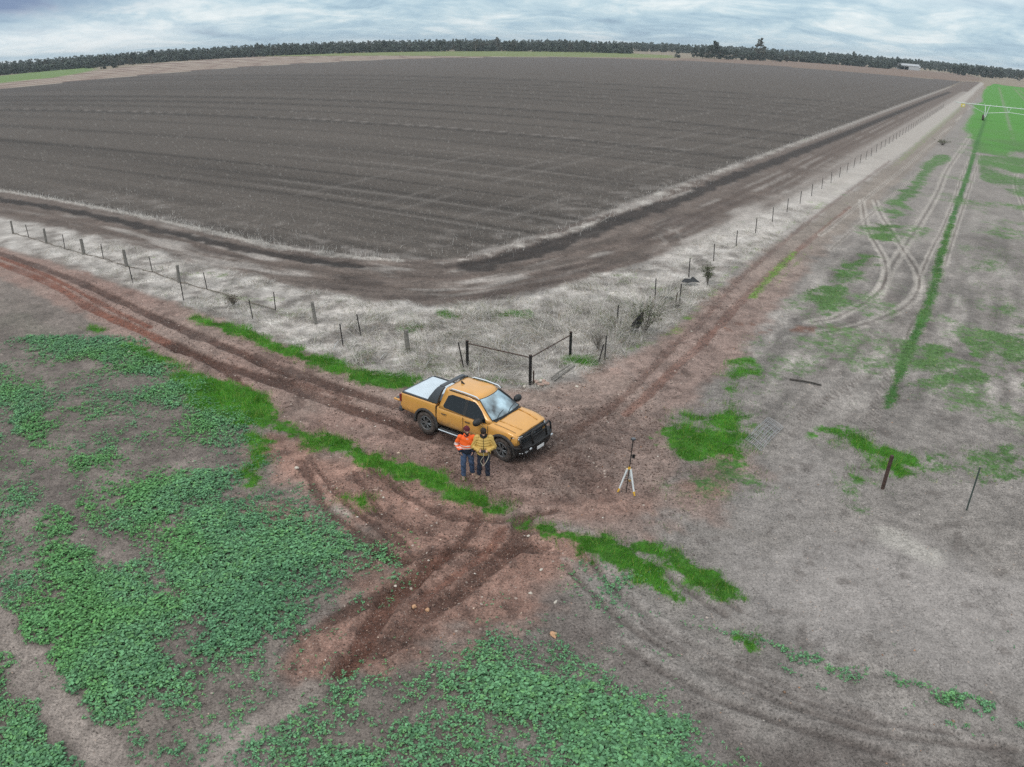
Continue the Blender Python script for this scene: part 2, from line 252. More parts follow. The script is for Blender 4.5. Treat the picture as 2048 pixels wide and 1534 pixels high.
CROP2 = [(95.1,162.2),(115.5,189.3),(104.0,140.9),(73.4,98.1),(62.8,96.1),(66.3,107.5),(75.3,126.8)]
PALE_TRACKS = [ # wheel tracks pressed pale into the grey dirt
 ([(104.8,172.5),(70.0,118.8),(54.246,94.5),(43.878,77.5),(34.457,62.7),(28.658,53.835),(24.181,46.871),(21.553,42.442),(19.799,40.022)], .55),
 ([(73.2,120.2),(54.705,91.4),(42.911,72.5),(35.694,61.1),(29.963,52.366),(26.139,46.322),(24.068,42.685)], .3),
 ([(70.8,114.0),(54.010,87.9),(41.759,68.7),(33.795,56.170),(29.084,48.658)], .3),
 ([(32.492,70.9),(29.748,64.0),(27.716,58.600),(26.297,53.898),(24.893,49.193),(22.855,44.663),(21.068,41.925),(18.762,39.262),(16.655,37.358),(15.007,36.510)], .45),
 ([(34.019,71.3),(31.475,64.3),(29.811,58.972),(27.658,52.018),(26.180,47.113),(24.395,43.205),(21.705,39.490),(19.406,37.537),(16.861,35.745),(15.020,35.087)], .5),
 ([(22.733,55.876),(34.631,73.8),(61.9,115.2),(143.2,241.7)], .3), ([(21.821,51.466),(36.380,73.0),(59.161,106.9)], .25),
 ([(67.9,99.8),(58.750,86.3),(51.268,73.3),(45.656,63.6)], .4),
]
TREADS = [([(21.899,38.106),(20.314,35.727),(18.430,32.944),(16.670,30.246),(15.130,27.911),(13.964,26.083),(13.086,24.641)], .32), ([(10.788,25.655),(12.429,27.410),(14.415,29.138),(16.041,30.230)], .25),
 ([(10.967,21.479),(11.357,21.794),(11.757,22.116)], .2), ([(9.409,47.100),(7.610,45.534),(5.623,43.959),(3.459,42.108)], .3), ([(-11.980,12.760),(-11.111,12.182),(-10.107,11.507),(-9.184,10.876)], .3)]
FAR_STRIPE = [(-261.8,387.5),(-225.8,426.9),(-165.6,507.2),(-81.7,588.5),(-1.957,641.1),(-28.592,686.2),(-161.8,809.0),(-257.9,897.3),(-310.3,916.7),(-372.1,812.9),(-344.9,654.1),(-324.8,541.7),(-347.0,514.8),(-337.7,385.7),(-227.4,258.3)]
FAR_GREEN = [(-410.0,1105.8),(-252.7,879.0),(-153.3,766.3),(-27.310,655.4),(62.8,689.2),(147.4,768.0),(178.7,932.2),(93.6,1029.3),(-2.995,965.9),(-189.9,950.2),(-309.0,1075.7)]
FAR_GREEN_L = [(-307.8,351.2),(-338.5,502.1),(-316.6,527.9),(-357.5,669.0),(-480.2,888.2),(-507.9,870.3),(-514.5,765.1),(-419.1,479.7)]
FAR_BROWN = [(60.0,658.1),(108.3,658.8),(191.0,660.7),(252.9,602.8),(329.4,590.7),(393.8,655.5),(465.6,761.9),(590.6,1009.8),(506.1,1041.2),(391.7,1016.8),(263.0,911.5),(142.4,741.9)]
LEAFY = [ # broad-leaved weed mats: (polygon, density)
 ([(-24.183,34.057),(-23.379,35.031),(-22.033,34.721),(-20.490,34.281),(-19.164,33.526),(-17.664,32.244),(-16.866,31.225),(-15.666,30.433),(-14.573,29.735),(-13.240,28.318),(-12.722,27.371),(-11.700,26.141),(-10.911,25.612),(-10.572,24.970),(-11.297,24.666),(-12.412,25.109),(-13.628,26.570),(-14.706,27.322),(-15.514,28.625),(-17.014,28.960),(-18.291,30.019),(-19.436,30.920),(-21.170,31.209),(-22.994,32.706)], 1.),
 ([(-24.600,29.789),(-22.653,29.252),(-21.173,28.682),(-19.320,27.013),(-17.516,25.216),(-16.609,23.859),(-14.364,22.653),(-13.316,21.906),(-12.978,21.036),(-14.225,21.287),(-16.520,22.431),(-18.456,23.893),(-19.904,24.995),(-21.818,25.767)], .8),
 ([(-12.900,20.383),(-12.141,21.504),(-10.725,21.806),(-9.563,21.699),(-8.699,21.046),(-7.767,20.255),(-6.842,19.190),(-5.614,18.600),(-4.936,17.727),(-4.398,16.667),(-4.527,15.682),(-5.106,14.356),(-5.891,13.346),(-6.472,12.522),(-7.065,11.901),(-7.963,11.110),(-8.518,10.575),(-9.026,10.994),(-9.847,11.659),(-10.960,12.365),(-12.000,13.130),(-12.655,13.423),(-13.804,13.848),(-14.424,14.801),(-13.380,14.619),(-12.408,14.496),(-12.039,14.984),(-12.868,16.568),(-13.774,17.318),(-14.256,18.163),(-12.400,17.040),(-10.727,16.474),(-9.806,16.777),(-10.546,18.183)], .85),
 ([(-9.142,17.777),(-7.821,18.358),(-6.052,18.453),(-4.659,17.322),(-4.721,15.612),(-5.551,14.238),(-6.434,13.821),(-7.662,15.226)], 1.),
 ([(-11.511,15.308),(-9.340,15.294),(-7.057,13.426),(-7.097,12.126),(-8.476,11.687),(-10.160,12.621)], 1.),
 ([(-13.395,12.770),(-12.209,12.681),(-11.523,12.300),(-10.962,11.796),(-10.170,11.363),(-9.265,10.725),(-8.617,10.239),(-8.007,8.833),(-10.649,8.490)], 1.),
 ([(-0.504,14.410),(0.070,14.347),(0.024,13.830),(0.654,13.389),(1.225,13.165),(1.975,12.783),(2.492,12.306),(2.997,11.900),(3.130,11.558),(3.625,11.077),(4.304,10.308),(4.569,9.266),(1.244,9.387),(0.825,10.834),(0.431,11.497),(-0.465,11.836),(-1.029,12.053),(-1.750,12.535),(-1.662,13.078),(-1.269,13.640)], 1.),
 ([(-3.529,12.535),(-2.495,13.209),(-1.585,13.240),(-1.285,12.177),(-0.612,11.486),(0.619,10.706),(0.962,9.389),(-5.555,9.095),(-5.272,10.585),(-4.388,11.322),(-3.998,12.059)], .52),
 ([(-9.673,22.021),(-9.209,22.208),(-8.713,21.738),(-8.637,20.957),(-9.266,21.080)], 1.),
 ([(-8.175,10.709),(-7.220,11.811),(-6.118,12.363),(-5.429,11.963),(-6.399,10.752),(-6.272,9.736),(-7.083,9.654)], .35),
 ([(-29.025,39.000),(-25.836,38.026),(-22.631,35.597),(-23.296,32.838),(-26.366,34.946)], .5), ([(-16.825,24.248),(-14.422,23.573),(-11.208,20.979),(-12.484,20.287),(-14.866,21.752)], .5),
 ([(-12.169,21.568),(-10.524,24.498),(-8.471,22.074),(-7.058,20.003),(-8.953,19.907)], .3), ([(-14.625,18.964),(-13.115,20.869),(-10.085,18.215),(-10.628,16.257),(-12.987,17.236)], .5),
 ([(-19.611,24.539),(-16.377,22.011),(-13.468,20.847),(-14.251,19.571),(-14.503,18.143),(-16.525,18.529)], .35),
 ([(-34.657,44.141),(-25.483,36.420),(-17.988,29.856),(-12.790,24.812),(-8.882,21.731),(-5.761,18.467),(-4.592,15.619),(-4.980,13.920),(-5.651,11.946),(-5.866,10.097),(-5.555,9.095),(-10.649,8.490)], .30),
 ([(-3.907,17.818),(-3.411,17.487),(-3.323,17.151),(-3.902,17.354)], .8), ([(-3.837,16.954),(-3.344,16.820),(-3.364,16.496),(-3.778,16.586)], .5), ([(-4.358,16.454),(-3.845,16.584),(-3.597,15.866),(-4.170,15.442)], .3), ([(2.485,16.172),(3.037,16.207),(2.937,15.923),(2.482,15.888)], .7),
]
LEAF_LINE = [(2.979,16.270,0.15),(3.549,15.074,0.12),(4.015,14.857,0.15),(4.626,14.582,0.16),(5.051,14.296,0.2),(5.546,14.080,0.26),(6.323,13.781,0.26),(6.548,13.325,0.3),(7.235,13.201,0.32),(7.643,12.843,0.36),(8.156,12.628,0.34),(8.749,12.406,0.3),(9.179,12.132,0.4),(9.570,11.895,0.42),(10.125,11.720,0.4),(10.721,11.267,0.42),(11.197,10.921,0.3)]
LEAF_LINE2 = [(6.235,13.127,0.15),(6.934,12.289,0.2),(7.755,11.924,0.25),(8.565,11.559,0.2),(9.249,11.204,0.25),(9.808,10.862,0.25),(10.429,10.657,0.3)]
BARE = [([(-14.005,14.635),(-12.858,13.760),(-11.285,12.496),(-9.729,11.249),(-8.439,10.273),(-7.698,9.586)], .42), ([(-4.374,12.259),(-5.097,11.552),(-5.725,10.678),(-6.070,9.756)], .3), ([(-19.611,24.539),(-15.438,21.048),(-12.177,17.552),(-10.681,16.708)], .25)]
DARK_SOIL = [([(0.247,16.170),(1.284,16.279),(2.007,15.574),(2.701,13.924),(3.729,12.302),(4.801,11.117),(6.044,10.199),(5.735,9.185),(3.992,9.298),(3.930,11.024),(2.552,12.636),(0.918,13.439),(0.118,14.633)], .75),
 ([(-22.904,32.194),(-18.473,29.851),(-14.943,27.364),(-12.790,24.812),(-9.652,24.145),(-9.156,22.045),(-11.198,22.286),(-13.317,22.885),(-17.061,25.064),(-20.499,28.225),(-23.383,30.374),(-26.857,35.697)], .55), ([(-19.101,23.743),(-14.899,20.758),(-11.594,18.368),(-11.527,16.873),(-13.704,17.942),(-17.108,20.612)], .45),
 ([(-6.208,11.901),(-4.327,13.119),(-2.997,13.515),(-3.452,12.090),(-4.813,11.292)], .4), ([(6.602,10.598),(5.255,12.086),(6.608,12.006),(8.219,10.733),(10.653,9.761),(10.209,8.981),(6.601,9.348)], .6)]
PALE_SOIL = [([(6.389,17.634),(9.983,18.494),(11.893,17.397),(14.793,14.912),(12.386,11.182),(10.168,12.349),(8.102,13.519),(6.016,15.093)], .8), ([(7.345,21.389),(10.019,23.353),(11.080,21.318),(9.549,19.036),(7.068,19.110)], .4), ([(-6.016,10.922),(-5.208,11.979),(-4.482,11.738),(-5.065,10.601),(-5.869,9.775)], .5)]
WHITE_SPOTS = [([(10.716,18.726,0.3),(11.235,18.054,0.5),(11.583,17.414,0.4),(11.911,17.105,0.3)], .5), ([(-5.345,19.662,0.15),(-4.900,19.330,0.2),(-4.507,18.979,0.15)], .5)]
FURROW_LINES = [[(1.455,17.024),(1.926,16.175),(2.794,14.717),(3.636,13.818),(4.297,13.216),(5.146,12.577),(5.876,12.022),(6.858,11.432),(7.639,11.060),(8.563,10.729),(10.671,10.214)],
 [(2.143,17.244),(2.684,15.966),(3.421,14.797),(4.246,13.885),(5.270,13.094),(6.449,12.244),(7.820,11.474)], [(2.701,13.924),(3.506,13.001),(4.390,12.247),(5.368,11.643),(6.516,11.009),(7.841,10.363)],
 [(3.272,14.617),(4.183,13.549),(5.398,12.658),(6.571,11.889),(7.959,11.232),(9.425,10.815)], [(4.426,16.997),(5.159,15.916),(5.759,15.103)], [(3.881,17.007),(4.725,15.727),(5.332,14.929)]]
FDIR = (math.cos(R(-34.8)), math.sin(R(-34.8)))     # drill rows run beside the left fence
RDIR = (math.cos(R(57.8)), math.sin(R(57.8)))       # beside the right fence

C = lambda r,g,b: np.array([((v/255+.055)/1.055)**2.4 if v > 10 else v/255/12.92 for v in (r,g,b)])

def green_masks(x, y, sp):
    """strengths of bright grass, thin grass and leaf mats at ground points"""
    w = fbm(x, y, 1.2, 4, 31, sp); w2 = fbm(x, y, 5, 4, 37, sp)
    lush = np.zeros(x.shape)
    for p in LUSH: lush = np.maximum(lush, lmask(x, y, p, 1., .38, .30*w+.22*fbm(x, y, .3, 3, 78, sp)-.04))
    for p in LUSH_P: lush = np.maximum(lush, pmask(x, y, p, .8, 1.1*w)*sst(-.55, .45, fbm(x, y, 1.4, 3, 77, sp)))
    dull = np.zeros(x.shape)
    for p, s in DULL: dull = np.maximum(dull, pmask(x, y, p, .6, .9*w)*sst(.55-s*1.1, 1.15-s*1.1, .5*w+.5*w2+.3*fbm(x, y, .5, 3, 91, sp)+.25)*min(1, s*1.3))
    gl = np.zeros(x.shape); gly = np.zeros(x.shape)
    for p, s, t in GREEN_LINES:
        m = lmask(x, y, [(a_,b_,c_*.7) for a_,b_,c_ in p] if not t else p, 1., .28, .12*w)*(s*sst(-1.7, -.4, w2+.4*w) if s > .8 else s*sst(-.5, .4, w))
        if t: gly = np.maximum(gly, m)
        else: gl = np.maximum(gl, m)
    return lush, dull, gl, gly
def leaf_mask(x, y):
    w = fbm(x, y, 1.6, 4, 41); w2 = fbm(x, y, .7, 3, 43); out = np.zeros(x.shape)
    a_ = x*.80-y*.60; b_ = x*.60+y*.80; w3 = fbm(a_/3.5, b_, 1.0, 3, 45)
    for p, s in LEAFY:
        m = pmask(x, y, p, 1.2, .8*w)
        thr = .55-1.45*s                                 # dense mats close up, sparse ones break into clumps
        out = np.maximum(out, m*sst(thr-.85, thr+.75, w*.4+w2*.65+w3*.65)*(.35+.65*s)); out = np.maximum(out, m*.12*s)
    for p, hw in BARE: out = out*(1-lmask(x, y, p, hw, .15, .25*w2))
    for p in (LEAF_LINE, LEAF_LINE2): out = np.maximum(out, lmask(x, y, p, .75, .18, .3*w2)*sst(-.6 if p is LEAF_LINE else -.1, .7, w2)*.8)
    return out
def straw_mask(x, y, sp=None):
    return pmask(x, y, STRAW, .5, .55*fbm(x, y, 1.5, 4, 3, sp))

def ground_props(x, y, sp):
    n = len(x); col = np.empty((n,3)); r = np.hypot(x, y)
    cr1 = fbm(x, y, .55, 5, 131, sp, .85); cr2 = fbm(x, y, 2.2, 6, 133, sp, .8)
    f1 = fbm(x, y, 7, 5, 1, sp); f2 = fbm(x, y, 1.1, 4, 5, sp); f3 = fbm(x, y, .35, 3, 9, sp); fw = fbm(x, y, 1.5, 6, 3, sp, .62); fl = fbm(x, y, 60, 4, 21, sp)
    h = .012*f2+.006*f3
    grain = np.ones(n); stony = np.full(n, .15); crack = np.zeros(n); wet = np.zeros(n)
    def mixc(m, c, a=0., b=0.):
        m = np.clip(m, 0, 1)[:,None]; cc = c*(1+a*f2[:,None]+b*f1[:,None]); col[:] = col*(1-m)+cc*m
    lum = lambda k: col.__imul__(k[:,None])
    # base dirt: grey-brown on the left of the junction, paler grey on the right
    side = sst(-2.5, 3.5, x+.15*(y-15)+1.5*fw)
    col[:] = C(122,112,105)[None]*(1-side[:,None])+C(137,130,124)[None]*side[:,None]
    lum(1+.16*f2+.1*f1+.1*f3)
    crack = np.maximum(crack, .25*side)
    for p, s in DARK_SOIL: mixc(s*pmask(x, y, p, .8, .9*fw), C(100,91,86), .22)
    for p, s in PALE_SOIL:
        m = s*pmask(x, y, p, 1.0, 1.0*fw); mixc(m, C(152,145,140), .05); crack = np.maximum(crack, m)
    # streaks of old cultivation in the right paddock
    rp = sst(0, 3, x-(y-20)*.3-6)*sst(22, 30, y)
    su = x*RDIR[1]-y*RDIR[0]; al = x*RDIR[0]+y*RDIR[1]
    st = fbm(al/14, su, .8, 4, 51, np.maximum(sp, .05)); hx = fbm(al/3.5, su, .55, 4, 135, sp, .7)
    lum(1+.42*rp*st)
    pa = fbm(al/3, su, 2.2, 5, 53, sp, .62); pa = pa*.6+hx*.5; mixc(rp*sst(.1, .9, pa)*.5, C(170,164,156)); mixc(rp*sst(.15, .9, -pa+.15*f1)*.45, C(108,99,93))
    # far country
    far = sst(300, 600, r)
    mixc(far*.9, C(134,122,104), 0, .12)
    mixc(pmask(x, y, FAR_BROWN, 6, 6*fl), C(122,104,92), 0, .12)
    m = pmask(x, y, FAR_STRIPE, 5, 3*fl)
    fs = [(-261.8,387.5),(-165.6,507.2)]; ex, ey = fs[1][0]-fs[0][0], fs[1][1]-fs[0][1]; L = math.hypot(ex, ey)
    pd = (-(x-fs[0][0])*ey+(y-fs[0][1])*ex)/L
    stripe = .5+.5*np.cos(2*math.pi*(pd+2.*fl)/33.)
    k = m; col[:] = col*(1-k[:,None])+k[:,None]*(C(119,99,90)[None]*(1-sst(.35,.8,stripe)[:,None])+C(160,147,133)[None]*sst(.35,.8,stripe)[:,None])*(1+.08*f1[:,None])
    mixc(pmask(x, y, FAR_GREEN, 6, 3*fl), C(113,121,76), 0, .1)
    mixc(pmask(x, y, FAR_GREEN_L, 6, 6*fl), C(104,124,72), 0, .2)
    # headland
    mh = pmask(x, y, HEAD, .5, .6*fw)
    mixc(mh, C(106,95,88), .14)
    hs = np.zeros(n)
    for p, w in HEAD_RUTS:
        d, s, _ = line(x, y, p); m = mh*sst(w*1.6, w*.4, np.abs(d+.25*f2)); mixc(m*.55, C(92,80,73), .2)
        ridge = mh*sst(.3, 0, np.abs(np.abs(d+.25*f2)-w*2.2)); mixc(ridge*.45*sst(-.2,.4,f1), C(150,142,135)); h -= .02*m
    # pale straw residue streaked along the headland
    HL = pmask(x, y, HEAD, 2)
    dl, sl, _ = line(x, y, HEAD_RUTS[0][0]); stk = fbm(sl/5, dl*1.0, .9, 4, 61, sp)
    mixc(mh*sst(.2, .7, stk+.2*f1)*.75, C(160,152,145)); mixc(mh*sst(.1, .7, -stk+.1*f1)*.65, C(84,74,69), .2)
    # ploughed field
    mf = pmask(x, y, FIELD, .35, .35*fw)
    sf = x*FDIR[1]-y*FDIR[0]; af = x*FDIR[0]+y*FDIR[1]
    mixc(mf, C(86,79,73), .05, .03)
    s1 = fbm(af/40, sf, 1.6, 5, 71, sp); s2 = fbm(af/120, sf, 9, 3, 73, sp); s3 = fbm(af/10, sf*1., .45, 3, 75, sp)
    s4 = fbm(af/25, sf, .7, 3, 79, sp)
    vr = _hash((x*37).astype(np.int64), (y*41).astype(np.int64), 5)
    s5 = fbm(af/90, sf, 4.5, 4, 141, sp, .75)
    k = mf*(.26*s1+.06*s2+.12*s3+.22*s4+.13*s5)
    lum(1+k)
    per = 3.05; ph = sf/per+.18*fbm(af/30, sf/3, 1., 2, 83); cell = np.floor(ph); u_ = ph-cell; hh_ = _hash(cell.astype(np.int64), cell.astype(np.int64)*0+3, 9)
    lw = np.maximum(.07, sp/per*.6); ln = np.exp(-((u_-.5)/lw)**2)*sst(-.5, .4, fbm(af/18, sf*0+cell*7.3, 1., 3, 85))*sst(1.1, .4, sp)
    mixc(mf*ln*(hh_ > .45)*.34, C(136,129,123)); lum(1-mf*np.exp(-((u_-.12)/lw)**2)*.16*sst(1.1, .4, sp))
    for i, off in enumerate(np.arange(-9, 60)*12.2):       # seeder passes leave thin dark lines
        q = _hash(np.array([i]), np.array([4]), 3)[0]
        d = np.abs(sf+118-off-3*(q-.5)+.25*f1); w = np.maximum(.16+.0009*r, sp*.7)
        lum(1-mf*(.18+.30*q)*np.exp(-(d/w)**2)*sst(-1.3, .2, fl+q))
    d = np.abs(sf+PX_A); lum(1-mf*.25*np.exp(-(d/(.3+.001*r))**2)); d = np.abs(sf+PX_A+1.1); mixc(mf*.42*np.exp(-(d/(.3+.0012*r))**2)*sst(-.6,.5,f1), C(140,132,126))
    for off in (6., 9., 15., 18., 27.):                    # headland passes cut across the rows near the right edge
        d, s, w = line(x, y, [(a+off*-RDIR[1], b+off*RDIR[0]) for a, b, *_ in FRINGE_R[3:]], 0)
        mixc(mf*.28*np.exp(-(d/.35)**2)*sst(-.7,.3,f1), C(128,121,115))
    mixc(mf*((vr > .985)*.14+(vr > .93)*.05)*sst(500, 60, r), C(170,164,156)); lum(1-mf*(vr < .12)*.07)
    edge = mf*sst(9, 0, poly(x, y, FIELD)-3*fw)*sst(140, 60, r)
    mixc(edge*sst(.05, .75, s3*.5+f2*.6+.1)*.55, C(150,142,136))
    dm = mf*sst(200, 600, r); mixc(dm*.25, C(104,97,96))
    # stubble fringe and black ditch on the field edge
    fr = np.maximum(lmask(x, y, FRINGE_L, .26, .14, .35*f2+.2*f3)*sst(-1., .2, cr2+.3), lmask(x, y, FRINGE_R, .5, .3, .8*fw+.3*f3)*sst(-.2, .5, fw+f2*.5+.6*cr2+.1)*sst(-.8,.2,f1+.3))
    mixc(fr*.66, C(178,171,163), .3); h += .04*fr
    dt = np.maximum(lmask(x, y, DITCH_L, .6, .25, .5*fw), lmask(x, y, DITCH_R, .95, .35, .8*fw)*.95)
    mixc(dt*.95, C(50,43,39), .3); h -= .06*dt; wet = np.maximum(wet, dt*.5)
    # straw ground
    ms = straw_mask(x, y, sp)
    mixc(ms, C(172,165,158), .14, .06)
    sn = fbm(x, y, .9, 4, 81, sp); mixc(ms*sst(-.05, .7, sn)*.72, C(108,100,94)); mixc(ms*sst(.2,.9,-sn)*.6, C(208,202,195)); lum(1+.38*ms*cr1); h += .05*ms*(.5+.5*sn)
    pb = lmask(x, y, PALE_BAND, 1.6, .9, .8*fw); mixc(pb*.5*sst(-.9,.5,fbm(al/8,su,1.2,4,139,sp)), C(188,180,172), .05)
    farv = ms*sst(55, 110, y)*sst(10, 20, x); mixc(farv*(.25+.5*sst(-.3,.6,fbm(al/12, su, 1.4, 4, 145, sp, .7))), C(138,129,119))
    # worn roads
    mr = pmask(x, y, ROAD_L, .35, .4*fw); red = sst(-.9, .9, f1+.3*f2)
    ca = C(146,128,118)[None]*(1-red[:,None])+C(138,113,103)[None]*red[:,None]
    sl_ = 1; col[:] = col*(1-mr[:,None])+ca*mr[:,None]*(1+.12*f2[:,None])
    fadeL = sst(-5, -22, x)*mr; mixc(fadeL*.4, C(142,120,111))
    rr = pmask(x, y, ROAD_R, .5, .6*fw); rfar = sst(34, 62, y)
    cb = C(140,120,111)[None]*(1-rfar[:,None])+C(136,126,117)[None]*rfar[:,None]
    k = rr*(1-.5*mr); col[:] = col*(1-k[:,None])+cb*k[:,None]*(1+.12*f2[:,None])
    ml = pmask(x, y, RED_LOW, .6, .8*fw); mixc(ml*.9, C(145,113,100), .15, .08)
    stony = np.maximum(stony, .9*np.maximum(ml, np.maximum(mr*.75, rr*.55)))
    # trampled mud round the vehicle
    for cx, cy_, rad, s in ((1.0,24.3,2.8,.7),(3.2,22.0,2.6,.55),(4.4,24.8,2.4,.5),(-1.2,23.6,1.8,.55),(6.3,28.,2.,.3)):
        d = np.hypot(x-cx, y-cy_); m = s*np.clip(np.maximum(mr, rr), 0, 1)*sst(rad, rad*.25, d+1.0*fw)
        mixc(m*.75, C(99,83,76), .25); wet = np.maximum(wet, m*.5); h += .02*m*f3
    for cx, cy_, rad in ((6.5,22.,2.),(5.6,20.,1.6),(-7.,18.8,1.6),(.3,17.5,1.8),(3.,19.5,1.6)):
        d = np.hypot(x-cx, y-cy_); mixc(.5*sst(rad, .2*rad, d+1.1*fw), C(142,110,97), .15)
    road_any = np.clip(mr+rr+ml, 0, 1)
    cl = fbm(x, y, .45, 3, 99, sp); mixc(road_any*sst(.35, .85, cl+.25*f1)*.55, C(88,70,63), .1)
    for (p, hw, dep, rd), rs_ in zip(RUTS, (1,1,1,1,.9,.8,.75,.65,.65,.75,.7,.85,.8,.9,.6,.6,.5,.4,.35,.35)):
        d, s, w = line(x, y, p)
        if not (np.abs(d) < 3).any(): continue
        dd = np.abs(d)+.09*f2+.055*cr1; m = sst(hw*1.25, hw*.7, dd)
        brk = .72+.28*sst(-.8, .3, fbm(s, d*0+hw*50, 1.8, 3, 7, sp)+f2*.5)
        c = C(72,57,50)*(1-rd)+C(118,74,58)*rd
        mixc(m*brk*.95*rs_, c, .28); wet = np.maximum(wet, m*.6)
        tex = .5+.5*np.cos(s*2*math.pi/.11+d*6)
        h += -dep*m + dep*.8*np.exp(-((dd-hw*1.5)/(hw*.45))**2)*(1+.8*f3) + .012*m*f3*2 + .006*m*(tex-.5)
    for p in FURROW_LINES:
        d, s, w = line(x, y, p); dd = np.abs(d+.06*f2); m = sst(.16, .02, dd)
        mixc(m*.55*sst(-.9,.1,f1+f2), C(88,80,76)); h -= .04*m
        m = sst(.22, .03, np.abs(d-.25+.08*f2)); mixc(m*.4, C(152,144,138)); h += .03*m
    for p, w in PALE_TRACKS:
        d, s, _ = line(x, y, p)
        for o in (-w*.5, w*.5):
            m = sst(w*.42, w*.12, np.abs(d+o+.05*f2)); mixc(m*.62*sst(-1.,.2,cr2+.4), C(172,164,155)); h -= .012*m
        m = sst(.12, .03, np.abs(d)); mixc(m*.5, C(108,99,92))
    for p, w in TREADS:
        d, s, _ = line(x, y, p); m = sst(w*1.1, w*.8, np.abs(d))
        t = .5+.5*np.cos((s-np.abs(d)*.9)*2*math.pi/.24); mixc(m*.55*t, C(98,89,84)); mixc(m*.3*(1-t), C(156,149,142)); h -= .02*m*t
    d = np.hypot((x-13.2)/3.0, (y-35.6)/1.0); m = sst(1.0, .2, d+.5*fw)*sst(-.3, .4, f2+f3); mixc(m*.8, C(112,77,62), .15)
    for p, hw in BARE[:2]: mixc(lmask(x, y, p, hw, .2, .2*f2)*.75, C(158,146,137), .1)
    for p, s in WHITE_SPOTS: mixc(lmask(x, y, p, 1, .3, .4*f2)*s, C(186,180,170), .1)
    vn = _hash((x*61).astype(np.int64), (y*67).astype(np.int64), 8)-.5; lum(1+.20*vn*(1-mf)*sst(90, 30, r)); kk = (1-mf)*(1-.3*fadeL)*(1+.5*np.clip(mr+rr+ml,0,1)); kk = kk*(1-.35*side*sst(26,20,y)); lum(1+kk*(.24*cr1+.20*cr2))
    lum(1+rp*(1-road_any*.5)*(1-ms)*(1-mh)*(1-mf)*.30*hx)
    hq = fbm(sl/4, dl, .5, 4, 137, sp, .7); lum(1+mh*.42*hq)
    # scattered scuffs on the grey pan
    sc = fbm(x, y, .6, 3, 111, sp); mixc(side*(1-road_any)*(1-ms)*(1-mf)*(1-mh)*sst(.6, 1., sc+.25*f1)*.4*sst(80,40,y), C(92,84,79))
    # greens
    lush, dull, gl, gly = green_masks(x, y, sp)
    cg = np.clip(pmask(x, y, CROP, 2., 1.5*fl+.6*fw), 0, 1)
    rowk = fbm(al/30, su, 1.0, 3, 57, sp)
    k2 = pmask(x, y, CROP2, 3, 2*fw)*sst(-.3, .5, f1+.4*fw)
    tl = np.zeros(n)
    for o in (3., 13., 16.): # wheelings in the young crop
        d, s, w = line(x, y, [(119+o*.87-70*.5, 191.6-o*.5-70*.87),(119+o*.87+400*.53, 191.6-o*.5+400*.85)], 0); tl = np.maximum(tl, np.exp(-(d/(.5+.0012*r))**2))
    G = np.zeros((n,3)); ga = np.zeros(n)
    def green(m, c, a=.1):
        nonlocal ga, G
        m = np.clip(m, 0, 1); w_ = (m/(m+ga*(1-m)+1e-6))[:,None]; G = G*(1-w_)+(c*(1+a*f2[:,None]+a*.6*f1[:,None]))*w_; ga = 1-(1-ga)*(1-m)
    green(cg*(1-.45*tl)*(.93+.12*rowk), C(80,138,54), .1); green(k2*.62, C(84,126,62))
    green(dull*.66, C(80,114,62), .2); green(gl*.78, C(62,106,50), .25); green(gly*.74, C(116,146,66), .2)
    lf = np.zeros(n); k = np.nonzero((r < 62) & (sp < 1))[0]
    if len(k): lf[k] = leaf_mask(x[k], y[k])
    mixc(lf*.3, C(78,90,70), .15)
    green(lush*.93, C(62,112,30), .3); h += .05*lush
    gen = (1-np.clip(mf+mh+road_any+ms,0,1))*sst(26, 34, r)*(x > 5)*sst(.0, .9, fbm(x, y, 4, 5, 121, sp, .6)+.15); green(gen*(.50+.20*sst(16,40,x-.55*(y-30)))*sst(250,120,r), C(92,122,72))
    sg = ms*sst(.45, 1., fbm(x, y, 2.2, 4, 123, sp)); green(sg*.35, C(112,134,78))
    ground_props.green = np.concatenate([G, ga[:,None]], 1)
    pls = np.zeros(n)
    for p, s_ in PALE_SOIL: pls = np.maximum(pls, s_*pmask(x, y, p, 1.5, 1.0*fw))
    grain = 1-.6*lush-.3*cg-.35*ms-.45*pls; stony *= (1-ms*.7)*(1-lush)
    stony = np.where(mf > .5, .55, stony); wet = wet*(1-lush)
    crack = crack*(1-road_any)*(1-ms)*(1-mf)*(1-mh)*(1-np.clip(lush+dull,0,1))
    ok = sst(70, 40, r); h = h*ok
    return np.clip(col, .004, .8), h, grain, stony, crack, wet
_fa = [(-149.3,219.3),(-0.274,114.6)]
PX_A = -((_fa[0][0]*FDIR[1]-_fa[0][1]*FDIR[0])+(_fa[1][0]*FDIR[1]-_fa[1][1]*FDIR[0]))/2
def ground_h(x, y):
    x = np.atleast_1d(np.array(x, float)); y = np.atleast_1d(np.array(y, float))
    return ground_props(x, y, np.full(x.shape, .05))[1]
def gz(x, y): return float(ground_h(x, y)[0])

